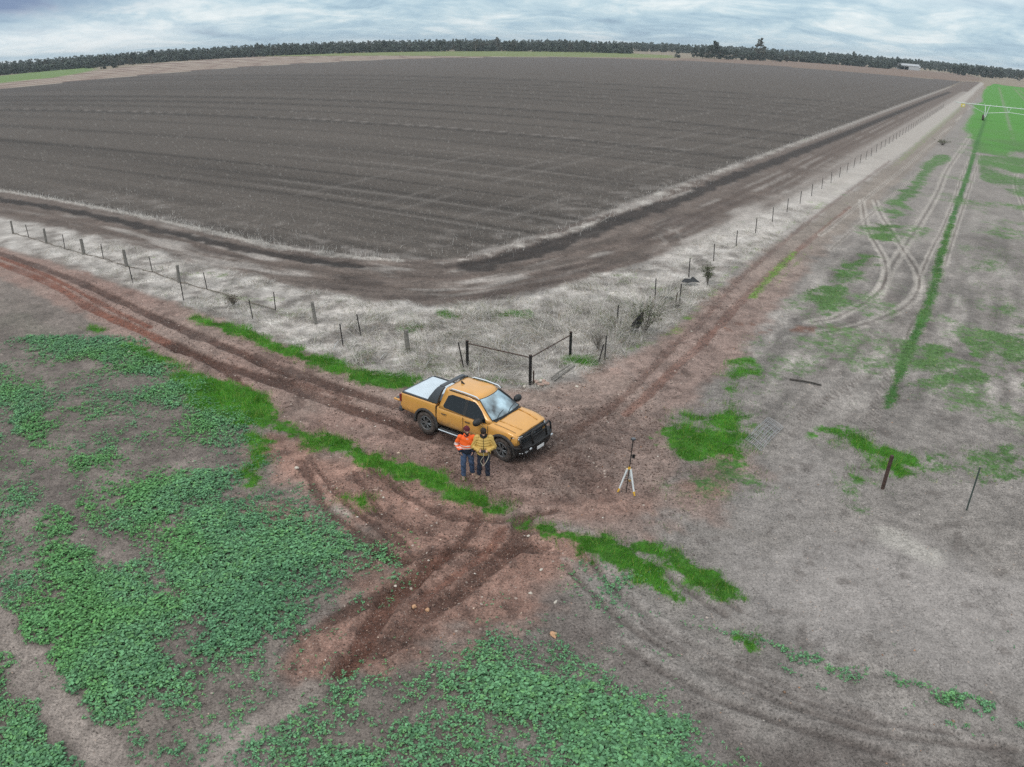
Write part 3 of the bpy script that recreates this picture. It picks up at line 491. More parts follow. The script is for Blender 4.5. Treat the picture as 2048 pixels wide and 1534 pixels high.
# ------------------------------------------------------------------ mesh and material helpers
def tag(o, label=None, cat=None, group=None, kind=None):
    if label: o['label'] = label
    if cat: o['category'] = cat
    if group: o['group'] = group
    if kind: o['kind'] = kind
    return o
def empty(name, loc=(0,0,0), rz=0, label=None, cat=None, group=None):
    o = bpy.data.objects.new(name, None); COL.objects.link(o); o.location = loc; o.rotation_euler = (0,0,rz); o.empty_display_size = .2
    return tag(o, label, cat, group)
def mesh_np(name, V, F, mat, parent=None, smooth=False, colors=None, mats=None, midx=None):
    """fast mesh from numpy: F is (n,3) or (n,4) or list of such arrays"""
    Fs = F if isinstance(F, list) else [F]
    me = bpy.data.meshes.new(name); me.vertices.add(len(V)); me.vertices.foreach_set('co', np.asarray(V, np.float32).ravel())
    loops = np.concatenate([f.ravel() for f in Fs]).astype(np.int32)
    tot = np.concatenate([np.full(len(f), f.shape[1]) for f in Fs]).astype(np.int32); st = np.concatenate([[0], np.cumsum(tot)[:-1]]).astype(np.int32)
    me.loops.add(len(loops)); me.loops.foreach_set('vertex_index', loops)
    me.polygons.add(len(tot)); me.polygons.foreach_set('loop_start', st); me.polygons.foreach_set('loop_total', tot)
    if smooth: me.polygons.foreach_set('use_smooth', np.ones(len(tot), bool))
    me.update(calc_edges=True)
    if colors is not None:
        for nm, arr in colors.items():
            a = me.color_attributes.new(nm, 'FLOAT_COLOR', 'POINT'); a.data.foreach_set('color', np.asarray(arr, np.float32).ravel())
    me.materials.append(mat)
    o = bpy.data.objects.new(name, me); COL.objects.link(o); o.parent = parent
    return o
class MB:
    def __init__(s): s.v = []; s.f = []
    def add(s, v, f):
        n = len(s.v); s.v += [tuple(p) for p in v]; s.f += [tuple(i+n for i in q) for q in f]; return s
    def box(s, c, d, rot=None):
        cx, cy_, cz = c; hx, hy, hz = d[0]/2, d[1]/2, d[2]/2
        v = [Vector((x, y, z)) for x in (-hx,hx) for y in (-hy,hy) for z in (-hz,hz)]
        if rot: m = rot if isinstance(rot, Matrix) else Matrix.Rotation(rot, 3, 'Z'); v = [m @ p for p in v]
        return s.add([p+Vector(c) for p in v], [(0,1,3,2),(4,6,7,5),(0,4,5,1),(2,3,7,6),(0,2,6,4),(1,5,7,3)])
    def tube(s, path, rad, n=8, cap=True, flat=1.):
        P = [Vector(p) for p in path]; rs = rad if isinstance(rad, (list, tuple)) else [rad]*len(P); rings = []
        up = None
        for i, p in enumerate(P):
            t = (P[min(i+1, len(P)-1)]-P[max(i-1, 0)]).normalized()
            if up is None: up = Vector((0,0,1)) if abs(t.z) < .9 else Vector((1,0,0))
            a = t.cross(up).normalized(); b = a.cross(t).normalized(); up = b
            rings.append([p+(a*math.cos(k*2*math.pi/n)+b*math.sin(k*2*math.pi/n)*flat)*rs[i] for k in range(n)])
        return s.loft(rings, True, cap)
    def loft(s, rings, closed=True, cap=True):
        n = len(rings[0]); v = [p for r in rings for p in r]; f = []
        for i in range(len(rings)-1):
            for k in range(n if closed else n-1):
                k2 = (k+1) % n; f.append((i*n+k, i*n+k2, (i+1)*n+k2, (i+1)*n+k))
        if cap: f += [tuple(range(n))[::-1], tuple((len(rings)-1)*n+k for k in range(n))]
        return s.add(v, f)
    def ellipsoid(s, c, r, nu=12, nv=8, rot=None):
        rings = []
        for j in range(1, nv):
            ph = math.pi*j/nv-math.pi/2
            rings.append([(math.cos(ph)*math.cos(2*math.pi*k/nu)*r[0], math.cos(ph)*math.sin(2*math.pi*k/nu)*r[1], math.sin(ph)*r[2]) for k in range(nu)])
        v = [Vector(p) for q in rings for p in q]+[Vector((0,0,-r[2])), Vector((0,0,r[2]))]
        if rot: v = [rot @ p for p in v]
        v = [p+Vector(c) for p in v]; f = []
        for j in range(nv-2):
            for k in range(nu): k2 = (k+1) % nu; f.append((j*nu+k, j*nu+k2, (j+1)*nu+k2, (j+1)*nu+k))
        b = (nv-1)*nu
        for k in range(nu): k2 = (k+1) % nu; f.append((b, k2, k)); f.append((b+1, (nv-2)*nu+k, (nv-2)*nu+k2))
        return s.add(v, f)
    def prism(s, outline, axis, a, b):
        """outline in the plane normal to axis, from a to b"""
        def P(u, w, t): return {'x':(t,u,w),'y':(u,t,w),'z':(u,w,t)}[axis]
        return s.loft([[P(u,w,a) for u,w in outline],[P(u,w,b) for u,w in outline]])
    def lathe(s, prof, c, axis='y', n=24):
        rings = []
        for k in range(n):
            t = 2*math.pi*k/n; ring = []
            for r_, h_ in prof:
                if axis == 'y': ring.append((c[0]+r_*math.cos(t), c[1]+h_, c[2]+r_*math.sin(t)))
                else: ring.append((c[0]+r_*math.cos(t), c[1]+r_*math.sin(t), c[2]+h_))
            rings.append(ring)
        rings.append(rings[0]); return s.loft(rings, False, False)
    def build(s, name, mat, parent=None, smooth=False, bevel=0, segs=2, sub=0, auto=None):
        me = bpy.data.meshes.new(name); me.from_pydata(s.v, [], s.f); 
        bm = bmesh.new(); bm.from_mesh(me); bmesh.ops.remove_doubles(bm, verts=bm.verts, dist=1e-5); bmesh.ops.recalc_face_normals(bm, faces=bm.faces); bm.to_mesh(me); bm.free()
        me.materials.append(mat); o = bpy.data.objects.new(name, me); COL.objects.link(o); o.parent = parent
        if smooth: me.polygons.foreach_set('use_smooth', np.ones(len(me.polygons), bool)); me.update()
        if bevel: b = o.modifiers.new('b', 'BEVEL'); b.width = bevel; b.segments = segs; b.limit_method = 'ANGLE'; b.angle_limit = R(35)
        if sub: b = o.modifiers.new('s', 'SUBSURF'); b.levels = b.render_levels = sub
        if bevel or sub:
            for p in me.polygons: p.use_smooth = True
            if bevel: b = o.modifiers.new('w', 'WEIGHTED_NORMAL')
        return o
def bake(o):
    """apply modifiers to a mesh of its own"""
    dg = bpy.context.evaluated_depsgraph_get(); dg.update(); me = bpy.data.meshes.new_from_object(o.evaluated_get(dg)); o.modifiers.clear(); o.data = me; return o
def organic(mb, name, mat, parent, voxel=.012, smooth=6, fn=None):
    """fuse the pieces of mb into one continuous skin"""
    o = mb.build(name, mat, parent)
    m = o.modifiers.new('r', 'REMESH'); m.mode = 'VOXEL'; m.voxel_size = voxel; m.use_smooth_shade = True
    m = o.modifiers.new('c', 'SMOOTH'); m.factor = .5; m.iterations = smooth
    bake(o)
    if fn:
        for v in o.data.vertices: v.co = fn(v.co.copy(), v.normal)
        o.data.update()
    return o
def mat(name, color, rough=.6, metal=0., var=.12, scale=8., bump=0., bscale=40., coat=0., second=None, secmask=None, spec=.5, coordmode='Object', sheen=0.):
    m = bpy.data.materials.new(name); m.use_nodes = True; nt = m.node_tree; nd = nt.nodes; lk = nt.links; b = nd['Principled BSDF']
    b.inputs['Roughness'].default_value = rough; b.inputs['Metallic'].default_value = metal; b.inputs['Coat Weight'].default_value = coat; b.inputs['Coat Roughness'].default_value = .05
    b.inputs['Specular IOR Level'].default_value = spec
    tc = nd.new('ShaderNodeTexCoord'); n = nd.new('ShaderNodeTexNoise'); n.inputs['Scale'].default_value = scale; n.inputs['Detail'].default_value = 5
    lk.new(tc.outputs[coordmode], n.inputs['Vector'])
    r = nd.new('ShaderNodeMapRange'); r.inputs['From Min'].default_value = .3; r.inputs['From Max'].default_value = .7; r.inputs['To Min'].default_value = 1-var; r.inputs['To Max'].default_value = 1+var
    lk.new(n.outputs[0], r.inputs[0]); v = nd.new('ShaderNodeVectorMath'); v.operation = 'SCALE'; v.inputs[0].default_value = color; lk.new(r.outputs[0], v.inputs['Scale'])
    last = v.outputs[0]
    if second:   # (colour, z_low, z_high): caked mud rising from below, ragged upper edge
        c2, z0, z1 = second; sp = nd.new('ShaderNodeSeparateXYZ'); lk.new(tc.outputs['Object'], sp.inputs[0])
        n2 = nd.new('ShaderNodeTexNoise'); n2.inputs['Scale'].default_value = 5; n2.inputs['Detail'].default_value = 7; lk.new(tc.outputs['Object'], n2.inputs['Vector'])
        ad = nd.new('ShaderNodeMath'); ad.operation = 'MULTIPLY_ADD'; lk.new(n2.outputs[0], ad.inputs[0]); ad.inputs[1].default_value = (z1-z0)*1.6; lk.new(sp.outputs[2], ad.inputs[2])
        mr = nd.new('ShaderNodeMapRange'); mr.inputs['From Min'].default_value = z0+(z1-z0)*.8; mr.inputs['From Max'].default_value = z1+(z1-z0)*.8; mr.inputs['To Min'].default_value = 1; mr.inputs['To Max'].default_value = 0
        lk.new(ad.outputs[0], mr.inputs[0]); mx = nd.new('ShaderNodeMix'); mx.data_type = 'RGBA'; lk.new(mr.outputs[0], mx.inputs[0]); lk.new(last, mx.inputs[6]); mx.inputs[7].default_value = (*c2, 1); last = mx.outputs[2]
        mr2 = nd.new('ShaderNodeMapRange'); mr2.inputs['To Min'].default_value = rough; mr2.inputs['To Max'].default_value = .85; lk.new(mr.outputs[0], mr2.inputs[0]); lk.new(mr2.outputs[0], b.inputs['Roughness'])
    lk.new(last, b.inputs['Base Color'])
    if bump:
        n3 = nd.new('ShaderNodeTexNoise'); n3.inputs['Scale'].default_value = bscale; n3.inputs['Detail'].default_value = 4; lk.new(tc.outputs[coordmode], n3.inputs['Vector'])
        bp = nd.new('ShaderNodeBump'); bp.inputs['Strength'].default_value = 1; bp.inputs['Distance'].default_value = bump; lk.new(n3.outputs[0], bp.inputs['Height']); lk.new(bp.outputs[0], b.inputs['Normal'])
    return m
def vcol_mat(name, rough=.6, trans=0., var=.1):
    m = bpy.data.materials.new(name); m.use_nodes = True; nt = m.node_tree; nd = nt.nodes; lk = nt.links; b = nd['Principled BSDF']
    a = nd.new('ShaderNodeAttribute'); a.attribute_name = 'Col'; b.inputs['Roughness'].default_value = rough; b.inputs['Specular IOR Level'].default_value = .3
    n = nd.new('ShaderNodeTexNoise'); n.inputs['Scale'].default_value = 9; tc = nd.new('ShaderNodeTexCoord'); lk.new(tc.outputs['Object'], n.inputs['Vector'])
    r = nd.new('ShaderNodeMapRange'); r.inputs['From Min'].default_value = .3; r.inputs['From Max'].default_value = .7; r.inputs['To Min'].default_value = 1-var; r.inputs['To Max'].default_value = 1+var; lk.new(n.outputs[0], r.inputs[0])
    v = nd.new('ShaderNodeVectorMath'); v.operation = 'SCALE'; lk.new(a.outputs['Color'], v.inputs[0]); lk.new(r.outputs[0], v.inputs['Scale']); lk.new(v.outputs[0], b.inputs['Base Color'])
    if trans:
        t = nd.new('ShaderNodeBsdfTranslucent'); lk.new(v.outputs[0], t.inputs[0]); ms = nd.new('ShaderNodeMixShader'); ms.inputs[0].default_value = trans
        lk.new(b.outputs[0], ms.inputs[1]); lk.new(t.outputs[0], ms.inputs[2]); lk.new(ms.outputs[0], nd['Material Output'].inputs[0])
    return m

# ------------------------------------------------------------------ ground
def ground_material():
    m = bpy.data.materials.new('soil'); m.use_nodes = True; nt = m.node_tree; nd = nt.nodes; lk = nt.links; b = nd['Principled BSDF']
    b.inputs['Specular IOR Level'].default_value = .25
    tc = nd.new('ShaderNodeTexCoord'); co = tc.outputs['Object']
    A = nd.new('ShaderNodeAttribute'); A.attribute_name = 'Col'; K = nd.new('ShaderNodeAttribute'); K.attribute_name = 'Msk'
    sk = nd.new('ShaderNodeSeparateColor'); lk.new(K.outputs['Color'], sk.inputs[0])
    def M(op, a, b_=None, c=None, clamp=False):
        n = nd.new('ShaderNodeMath'); n.operation = op; n.use_clamp = clamp
        for i, v in enumerate((a, b_, c)):
            if v is None: continue
            if isinstance(v, (int, float)): n.inputs[i].default_value = v
            else: lk.new(v, n.inputs[i])
        return n.outputs[0]
    def noise(s, d, r=.6):
        n = nd.new('ShaderNodeTexNoise'); n.inputs['Scale'].default_value = s; n.inputs['Detail'].default_value = d; n.inputs['Roughness'].default_value = r; lk.new(co, n.inputs['Vector']); return n.outputs[0]
    def mr(v, a, b_, c, d):
        n = nd.new('ShaderNodeMapRange'); n.clamp = True
        for i, q in enumerate((a, b_, c, d)): n.inputs[i+1].default_value = q
        lk.new(v, n.inputs[0]); return n.outputs[0]
    n1 = noise(3.2, 9, .74); n2 = noise(17, 6, .72); n3 = noise(70, 3, .6)
    g = sk.outputs[0]
    f = M('ADD', M('MULTIPLY', mr(n1, .36, .64, -.5, .5), .36), M('ADD', M('MULTIPLY', mr(n2, .36, .64, -.5, .5), .50), M('MULTIPLY', mr(n3, .3, .7, -.5, .5), .35)))
    f = M('MULTIPLY_ADD', M('MULTIPLY', f, g), 1.6, 1.14)
    # darker clods and crumbs in the soil colour
    v = nd.new('ShaderNodeTexVoronoi'); v.inputs['Scale'].default_value = 11; lk.new(co, v.inputs['Vector'])
    f = M('MULTIPLY', f, mr(M('MULTIPLY', v.outputs['Distance'], 1.), .0, .75, 1.07, .9))
    dk = mr(n2, .34, .44, .60, 1.0); f = M('MULTIPLY', f, dk)
    sc = nd.new('ShaderNodeVectorMath'); sc.operation = 'SCALE'; lk.new(A.outputs['Color'], sc.inputs[0]); lk.new(f, sc.inputs['Scale'])
    last = sc.outputs[0]
    def mix(fac, a, col):
        n = nd.new('ShaderNodeMix'); n.data_type = 'RGBA'; lk.new(fac, n.inputs[0]); lk.new(a, n.inputs[6])
        if isinstance(col, tuple): n.inputs[7].default_value = (*col, 1)
        else: lk.new(col, n.inputs[7])
        return n.outputs[2]
    # pebbles
    for s, lim, rad, c in ((7., .955, .30, (.56,.47,.40)), (13., .90, .30, (.50,.36,.28)), (27., .82, .36, (.45,.38,.33))):
        pv = nd.new('ShaderNodeTexVoronoi'); pv.inputs['Scale'].default_value = s; lk.new(co, pv.inputs['Vector'])
        cs = nd.new('ShaderNodeSeparateColor'); lk.new(pv.outputs['Color'], cs.inputs[0])
        thr = M('SUBTRACT', 1.0, M('MULTIPLY', sk.outputs[1], 1-lim))
        on = M('MULTIPLY', M('GREATER_THAN', cs.outputs[0], thr), mr(pv.outputs['Distance'], rad*.8, rad, 1, 0))
        last = mix(M('MULTIPLY', on, mr(cs.outputs[1], 0, 1, .35, 1.)), last, c)
    # green cover: ragged fine-grained tufts, denser where the growth is stronger
    GA = nd.new('ShaderNodeAttribute'); GA.attribute_name = 'Grn'
    ng = M('ADD', M('MULTIPLY', noise(1.3, 9, .78), .6), M('MULTIPLY', noise(7, 6, .75), .4))
    gm = mr(M('ADD', mr(ng, .38, .62, 0, 1), M('SUBTRACT', M('MULTIPLY', GA.outputs['Alpha'], 1.22), 1.10)), -.22, .22, 0, .96)
    gv = nd.new('ShaderNodeVectorMath'); gv.operation = 'SCALE'; lk.new(GA.outputs['Color'], gv.inputs[0]); lk.new(M('MULTIPLY_ADD', mr(noise(4, 9, .78), .34, .66, -.5, .5), 1.2, 1.0), gv.inputs['Scale'])
    last = mix(gm, last, gv.outputs[0])
    # shrinkage cracks
    cv = nd.new('ShaderNodeTexVoronoi'); cv.feature = 'DISTANCE_TO_EDGE'; cv.inputs['Scale'].default_value = 4.2
    wv = nd.new('ShaderNodeVectorMath'); wv.operation = 'MULTIPLY_ADD'; nn = nd.new('ShaderNodeTexNoise'); nn.inputs['Scale'].default_value = 5; nn.inputs['Detail'].default_value = 4; lk.new(co, nn.inputs['Vector'])
    lk.new(nn.outputs['Color'], wv.inputs[0]); wv.inputs[1].default_value = (.22,.22,.22); lk.new(co, wv.inputs[2]); lk.new(wv.outputs[0], cv.inputs['Vector'])
    ck = M('MULTIPLY', mr(cv.outputs['Distance'], .012, .045, 1, 0), M('MULTIPLY', M('MULTIPLY', sk.outputs[2], .6), mr(noise(.9, 4, .6), .5, .62, 0, 1)))
    last = mix(M('MULTIPLY', ck, .75), last, (.07,.06,.055))
    lk.new(last, b.inputs['Base Color'])
    lk.new(mr(K.outputs['Alpha'], 0, 1, .95, .62), b.inputs['Roughness'])
    hh = M('ADD', M('MULTIPLY', n1, .9), M('ADD', M('MULTIPLY', n2, .55), M('MULTIPLY', n3, .16)))
    hh = M('SUBTRACT', hh, M('MULTIPLY', ck, .4))
    bp = nd.new('ShaderNodeBump'); bp.inputs['Distance'].default_value = .09; lk.new(mr(g, 0, 1, .35, 1.), bp.inputs['Strength']); lk.new(hh, bp.inputs['Height']); lk.new(bp.outputs[0], b.inputs['Normal'])
    return m
def build_ground():
    dth = 1/790*1.3; rs = [6.0]; H = 13.
    while rs[-1] < 4600:
        r_ = rs[-1]; rs.append(r_+min((r_*r_+H*H)/H*dth, r_*.035+.0))
    rs = [.01, 1.2, 2.4, 3.6, 4.8]+rs; rs = np.array(rs)
    # angles from straight ahead, fine across the view, coarse behind
    fine = np.linspace(-R(50), R(50), 1240); co = np.linspace(R(50), 2*math.pi-R(50), 90)[1:-1]
    th = np.concatenate([fine, co]); nt, nr = len(th), len(rs)
    RR, TT = np.meshgrid(rs, th, indexing='ij'); x = (RR*np.sin(TT)).ravel(); y = (RR*np.cos(TT)).ravel()
    dr = np.gradient(rs); sp = np.maximum(np.repeat(dr, nt)*.6, RR.ravel()*.0014); sp = np.where(np.abs(TT.ravel()) > R(50.5), np.maximum(sp, RR.ravel()*.06), sp)
    col, h, grain, stony, crack, wet = ground_props(x, y, sp)
    V = np.stack([x, y, h], -1)
    i = np.arange(nr-1)[:,None]*nt; k = np.arange(nt)[None]; k2 = (k+1) % nt
    F = np.stack([i+k, i+nt+k, i+nt+k2, i+k2], -1).reshape(-1,4)[:, ::-1]
    one = np.ones((len(x),1))
    o = mesh_np('ground', V, F, ground_material(), None, True, {'Col': np.hstack([col, one]), 'Msk': np.stack([grain, stony, crack, wet], -1), 'Grn': ground_props.green})
    tag(o, 'bare grey and red-brown farm soil with ploughed field, tracks and worn headland', 'ground', kind='structure')
    return o
build_ground()
# ------------------------------------------------------------------ loose ground cover, each one object
def scatter(n, box, seed):
    g = np.random.default_rng(seed); return g.uniform(box[0], box[1], n), g.uniform(box[2], box[3], n), g
def in_view(x, y):
    """keep what the drone's surroundings show: ahead of it, inside the wide view with a margin"""
    return (y > 7) & (np.abs(x) < 3+np.hypot(x, y)*.80)
def build_leaves():
    P = []
    for box, dens, seed in (((-26,14,7,34), 235, 11), ((3,20,7,16), 170, 12)):
        n = int((box[1]-box[0])*(box[3]-box[2])*dens); x, y, g = scatter(n, box, seed)
        k = in_view(x, y); x, y = x[k], y[k]; d = leaf_mask(x, y)
        if seed == 12: d = np.where((x > 6) | (y < 12), d, 0)
        r = np.hypot(x, y); keep = g.random(len(x)) < d*np.clip(1.35-r/45, .45, 1); 
        P.append(np.stack([x[keep], y[keep], d[keep]], -1))
    # stray seedlings over the dark soil on the left and along the wheel tracks
    x, y, g = scatter(16000, (-20,16,8,30), 13); k = in_view(x, y); x, y = x[k], y[k]
    soil = ((x < -1+.2*(y-18)) | (y < 14)) & (fbm(x, y, 3, 3, 17) > .05) & (g.random(len(x)) < .6)
    inroad = np.maximum.reduce([pmask(x, y, q, .2, 0.) for q in (ROAD_L, ROAD_R, RED_LOW, STRAW, HEAD, FIELD)]) > .3
    right = (x > 4) & (g.random(len(x)) > .04)
    k = soil & ~inroad & ~right; P.append(np.stack([x[k], y[k], np.full(k.sum(), .12)], -1))
    P = np.concatenate(P); n = len(P); g = np.random.default_rng(5)
    x, y, d = P.T; z = ground_h(x, y)
    nl = 7; idx = np.repeat(np.arange(n), nl); m = len(idx)
    keep = g.random(m) < np.where(d[idx] < .2, .6, .95); idx = idx[keep]; m = len(idx)
    az = g.uniform(0, 2*np.pi, m); big = np.clip(.42+.75*d[idx], .4, 1.1)*g.uniform(.75, 1.25, n)[idx]
    pr = g.uniform(.015, .085, m)*big; hz = g.uniform(.02, .10, m)*big; L = g.uniform(.022, .048, m)*big; W = L*g.uniform(.62, .85, m)
    cx = x[idx]+np.cos(az)*pr; cy_ = y[idx]+np.sin(az)*pr; cz = z[idx]+hz
    tilt = g.uniform(-.45, .35, m); a = np.stack([np.cos(az)*np.cos(tilt), np.sin(az)*np.cos(tilt), np.sin(tilt)], -1)
    s = np.stack([-np.sin(az), np.cos(az), g.uniform(-.3,.3,m)], -1); s /= np.linalg.norm(s, axis=1)[:,None]; u = np.cross(a, s)
    c = np.stack([cx, cy_, cz], -1); L = L[:,None]; W = W[:,None]; cup = .22
    V = np.stack([c-a*L, c-a*L*.45+s*W*.8+u*W*cup, c+a*L*.4+s*W*.85+u*W*cup, c+a*L, c+a*L*.4-s*W*.85+u*W*cup, c-a*L*.45-s*W*.8+u*W*cup], 1)
    b = np.arange(m)[:,None]*6; F = np.concatenate([b+np.array([[0,1,2,3]]), b+np.array([[0,3,4,5]])])
    base = C(104,152,108); yng = C(118,168,92); old = C(84,130,96)
    t = g.random(n)[idx]; pl = fbm(x, y, 3, 3, 19)[idx]
    col = base[None]*(1-.5*sst(.55,1,t))[:,None]+yng[None]*(.5*sst(.55,1,t))[:,None]
    k = sst(-.1, .7, -pl)[:,None]*.5; col = col*(1-k)+old[None]*k; k = sst(.25,.8,pl)[:,None]*.45; col = col*(1-k)+C(96,154,70)[None]*k
    col = col*g.uniform(.5, 1.45, m)[:,None]; col = np.repeat(col, 6, 0)  # random leaf tones, spread widened to imitate highlights
    o = mesh_np('leafy_weeds', V.reshape(-1,3), F, vcol_mat('leaf', .62, .18), None, False, {'Col': np.hstack([col, np.ones((len(col),1))])})
    tag(o, 'dense low mats of round-leaved green weeds on the soil', 'weeds', kind='stuff'); print('leaves', m)
def blades(name, x, y, z, hgt, wid, g, col, lean, m, label, cat, segs=2, matname='blade', rough=.5, trans=.25, laz=None):
    n = len(x); az = g.uniform(0, 2*np.pi, n); la = g.uniform(0, 2*np.pi, n) if laz is None else laz
    s = np.stack([np.cos(az), np.sin(az), np.zeros(n)], -1)*wid[:,None]*.5; ln = np.stack([np.cos(la), np.sin(la), np.zeros(n)], -1)
    c = np.stack([x, y, z], -1); rows = []
    for i in range(segs+1):
        t = i/segs; p = c+ln*(lean*hgt*t**1.6)[:,None]+np.array([0,0,1])*(hgt*t*(1-.35*t*np.minimum(lean,1.4)))[:,None]; w = s*(1-.85*t)
        rows += [p-w, p+w]
    V = np.stack(rows, 1); k = len(rows); b = np.arange(n)[:,None]*k
    F = np.concatenate([b+np.array([[2*i,2*i+1,2*i+3,2*i+2]]) for i in range(segs)])
    col = np.repeat(col, k, 0)
    o = mesh_np(name, V.reshape(-1,3), F, m, None, False, {'Col': np.hstack([col, np.ones((len(col),1))])})
    return tag(o, label, cat, kind='stuff')
def build_grass():
    X = []; g = np.random.default_rng(21)
    n = 2600000; x = g.uniform(-30, 32, n); y = g.uniform(11, 60, n)
    cand = np.zeros(n, bool)
    for p in LUSH:
        k = near(p, x, y, .6); cand[k] = True
    for p in LUSH_P:
        k = near(p, x, y, .3); cand[k] = True
    x, y = x[cand], y[cand]; lush, *_ = green_masks(x, y, None)
    k = g.random(len(x)) < lush*1.1; x, y = x[k], y[k]; lu = lush[k]
    # thin green growth
    n = 900000; x2 = g.uniform(4, 45, n); y2 = g.uniform(12, 62, n); k = in_view(x2, y2); x2, y2 = x2[k], y2[k]
    _, du, gl, gly = green_masks(x2, y2, None); dd = np.maximum(du*.55, np.maximum(gl, gly*.35)); k = g.random(len(x2)) < dd*.75; x2, y2 = x2[k], y2[k]; t2 = gl[k] > .2
    xs = np.concatenate([x, x2]); ys = np.concatenate([y, y2]); isl = np.concatenate([np.ones(len(x)), np.zeros(len(x2))])
    z = ground_h(xs, ys)-.01; n = len(xs); cl = fbm(xs, ys, .5, 3, 23)
    hgt = np.where(isl > 0, g.uniform(.08, .22, n)*(1+.6*cl), g.uniform(.04, .13, n)); wid = np.where(isl > 0, .011, .014)*g.uniform(.7, 1.3, n)
    la = fbm(xs, ys, 1.1, 2, 29)*4+g.normal(0, .7, n)
    base = np.where(isl[:,None] > 0, C(84,148,42)[None], C(90,132,64)[None]); v = fbm(xs, ys, .8, 3, 33)
    col = base*(1+.35*v[:,None])*g.uniform(.65, 1.35, n)[:,None]; k = (g.random(n) < .1)[:,None]; col = np.where(k, C(170,180,90)[None], col)
    blades('lush_grass', xs, ys, z, hgt, wid, g, col, np.abs(g.normal(.5, .35, n)), vcol_mat('grass_blade', .5, .3), 'bright green grass growing in strips beside the tracks', 'grass', 2, laz=la); print('grass', n)
def build_straw():
    g = np.random.default_rng(31); n = 520000
    x = g.uniform(-34, 26, n); y = g.uniform(26, 66, n); k = straw_mask(x, y) > .35; x, y = x[k], y[k]
    r = np.hypot(x, y); cl = fbm(x, y, 1.3, 3, 35); cl2 = fbm(x, y, 3.5, 2, 36)
    corner = np.exp(-((x-.5)**2/60+(y-34)**2/22))+.8*np.exp(-((x-7.5)**2/14+(y-38)**2/18))
    dens = np.clip(.45+.40*cl+.7*corner, .05, 1)*np.clip(1.45-r/60, .2, 1); k = g.random(len(x)) < dens; x, y, cl, corner = x[k], y[k], cl[k], corner[k]
    n = len(x); z = ground_h(x, y)-.01; tus = sst(.1, .8, cl)*(.35+corner)
    hgt = g.uniform(.12, .34, n)*(1+1.7*tus)*(.8+.7*corner); lean = np.abs(g.normal(1.5, .7, n)); wid = g.uniform(.008, .018, n)
    la = fbm(x, y, 2.0, 2, 39)*5+g.normal(0, .8, n)
    col = C(222,216,208)[None]*g.uniform(.15, 1.15, n)[:,None]; k = (g.random(n) < .12)[:,None]; col = np.where(k, C(150,132,104)[None], col)
    k = (g.random(n) < .09*(1+cl)) ; col[k] = C(96,112,62)
    blades('dry_grass_thatch', x, y, z, hgt, wid, g, col, lean, vcol_mat('dry_stalk', .8, .1), 'tangled bleached dry grass lying along the fences', 'dry grass', 3, laz=la)
    # stubble standing on the field edge
    X = []; 
    for line_, w, dn, far in ((FRINGE_L, .55, 10, 1), (FRINGE_R, 1.1, 5, 1)):
        P = smooth_line(line_, 8)
        for i in range(len(P)-1):
            L = math.hypot(*(P[i+1,:2]-P[i,:2])); r = math.hypot(*P[i,:2])
            if r > 170: continue
            k = int(L*dn*(6 if r < 80 else 2.5)); t = g.random(k); q = P[i][None]+(P[i+1]-P[i])[None]*t[:,None]; nr = np.array([-(P[i+1]-P[i])[1], (P[i+1]-P[i])[0]])/max(L, 1e-6)
            X.append(q[:, :2]+nr[None]*(g.normal(0, .5, k)*w*P[i,2])[:,None])
    n2 = 11000; fx = g.uniform(-40, 30, n2); fy = g.uniform(46, 74, n2); dd = poly(fx, fy, FIELD); k = (dd > 0) & (g.random(n2) < np.exp(-dd/4)*.75); X.append(np.stack([fx[k], fy[k]], -1))
    X = np.concatenate(X); x, y = X.T; n = len(x); z = ground_h(x, y)-.01; far = np.hypot(x, y) > 80
    cc = fbm(x, y, 1.0, 2, 47); k = cc > -.45; x, y, z, far = x[k], y[k], z[k], far[k]; n = len(x)
    hgt = g.uniform(.12, .5, n); lean = np.abs(g.normal(.45, .5, n)); col = C(228,222,214)[None]*g.uniform(.6, 1.15, n)[:,None]
    blades('crop_stubble', x, y, z, hgt, np.where(far, .03, .016), g, col, lean, vcol_mat('stubble_stalk', .8, .1), 'white broken crop stubble standing on the edge of the ploughed field', 'stubble', 2); print('straw', n)
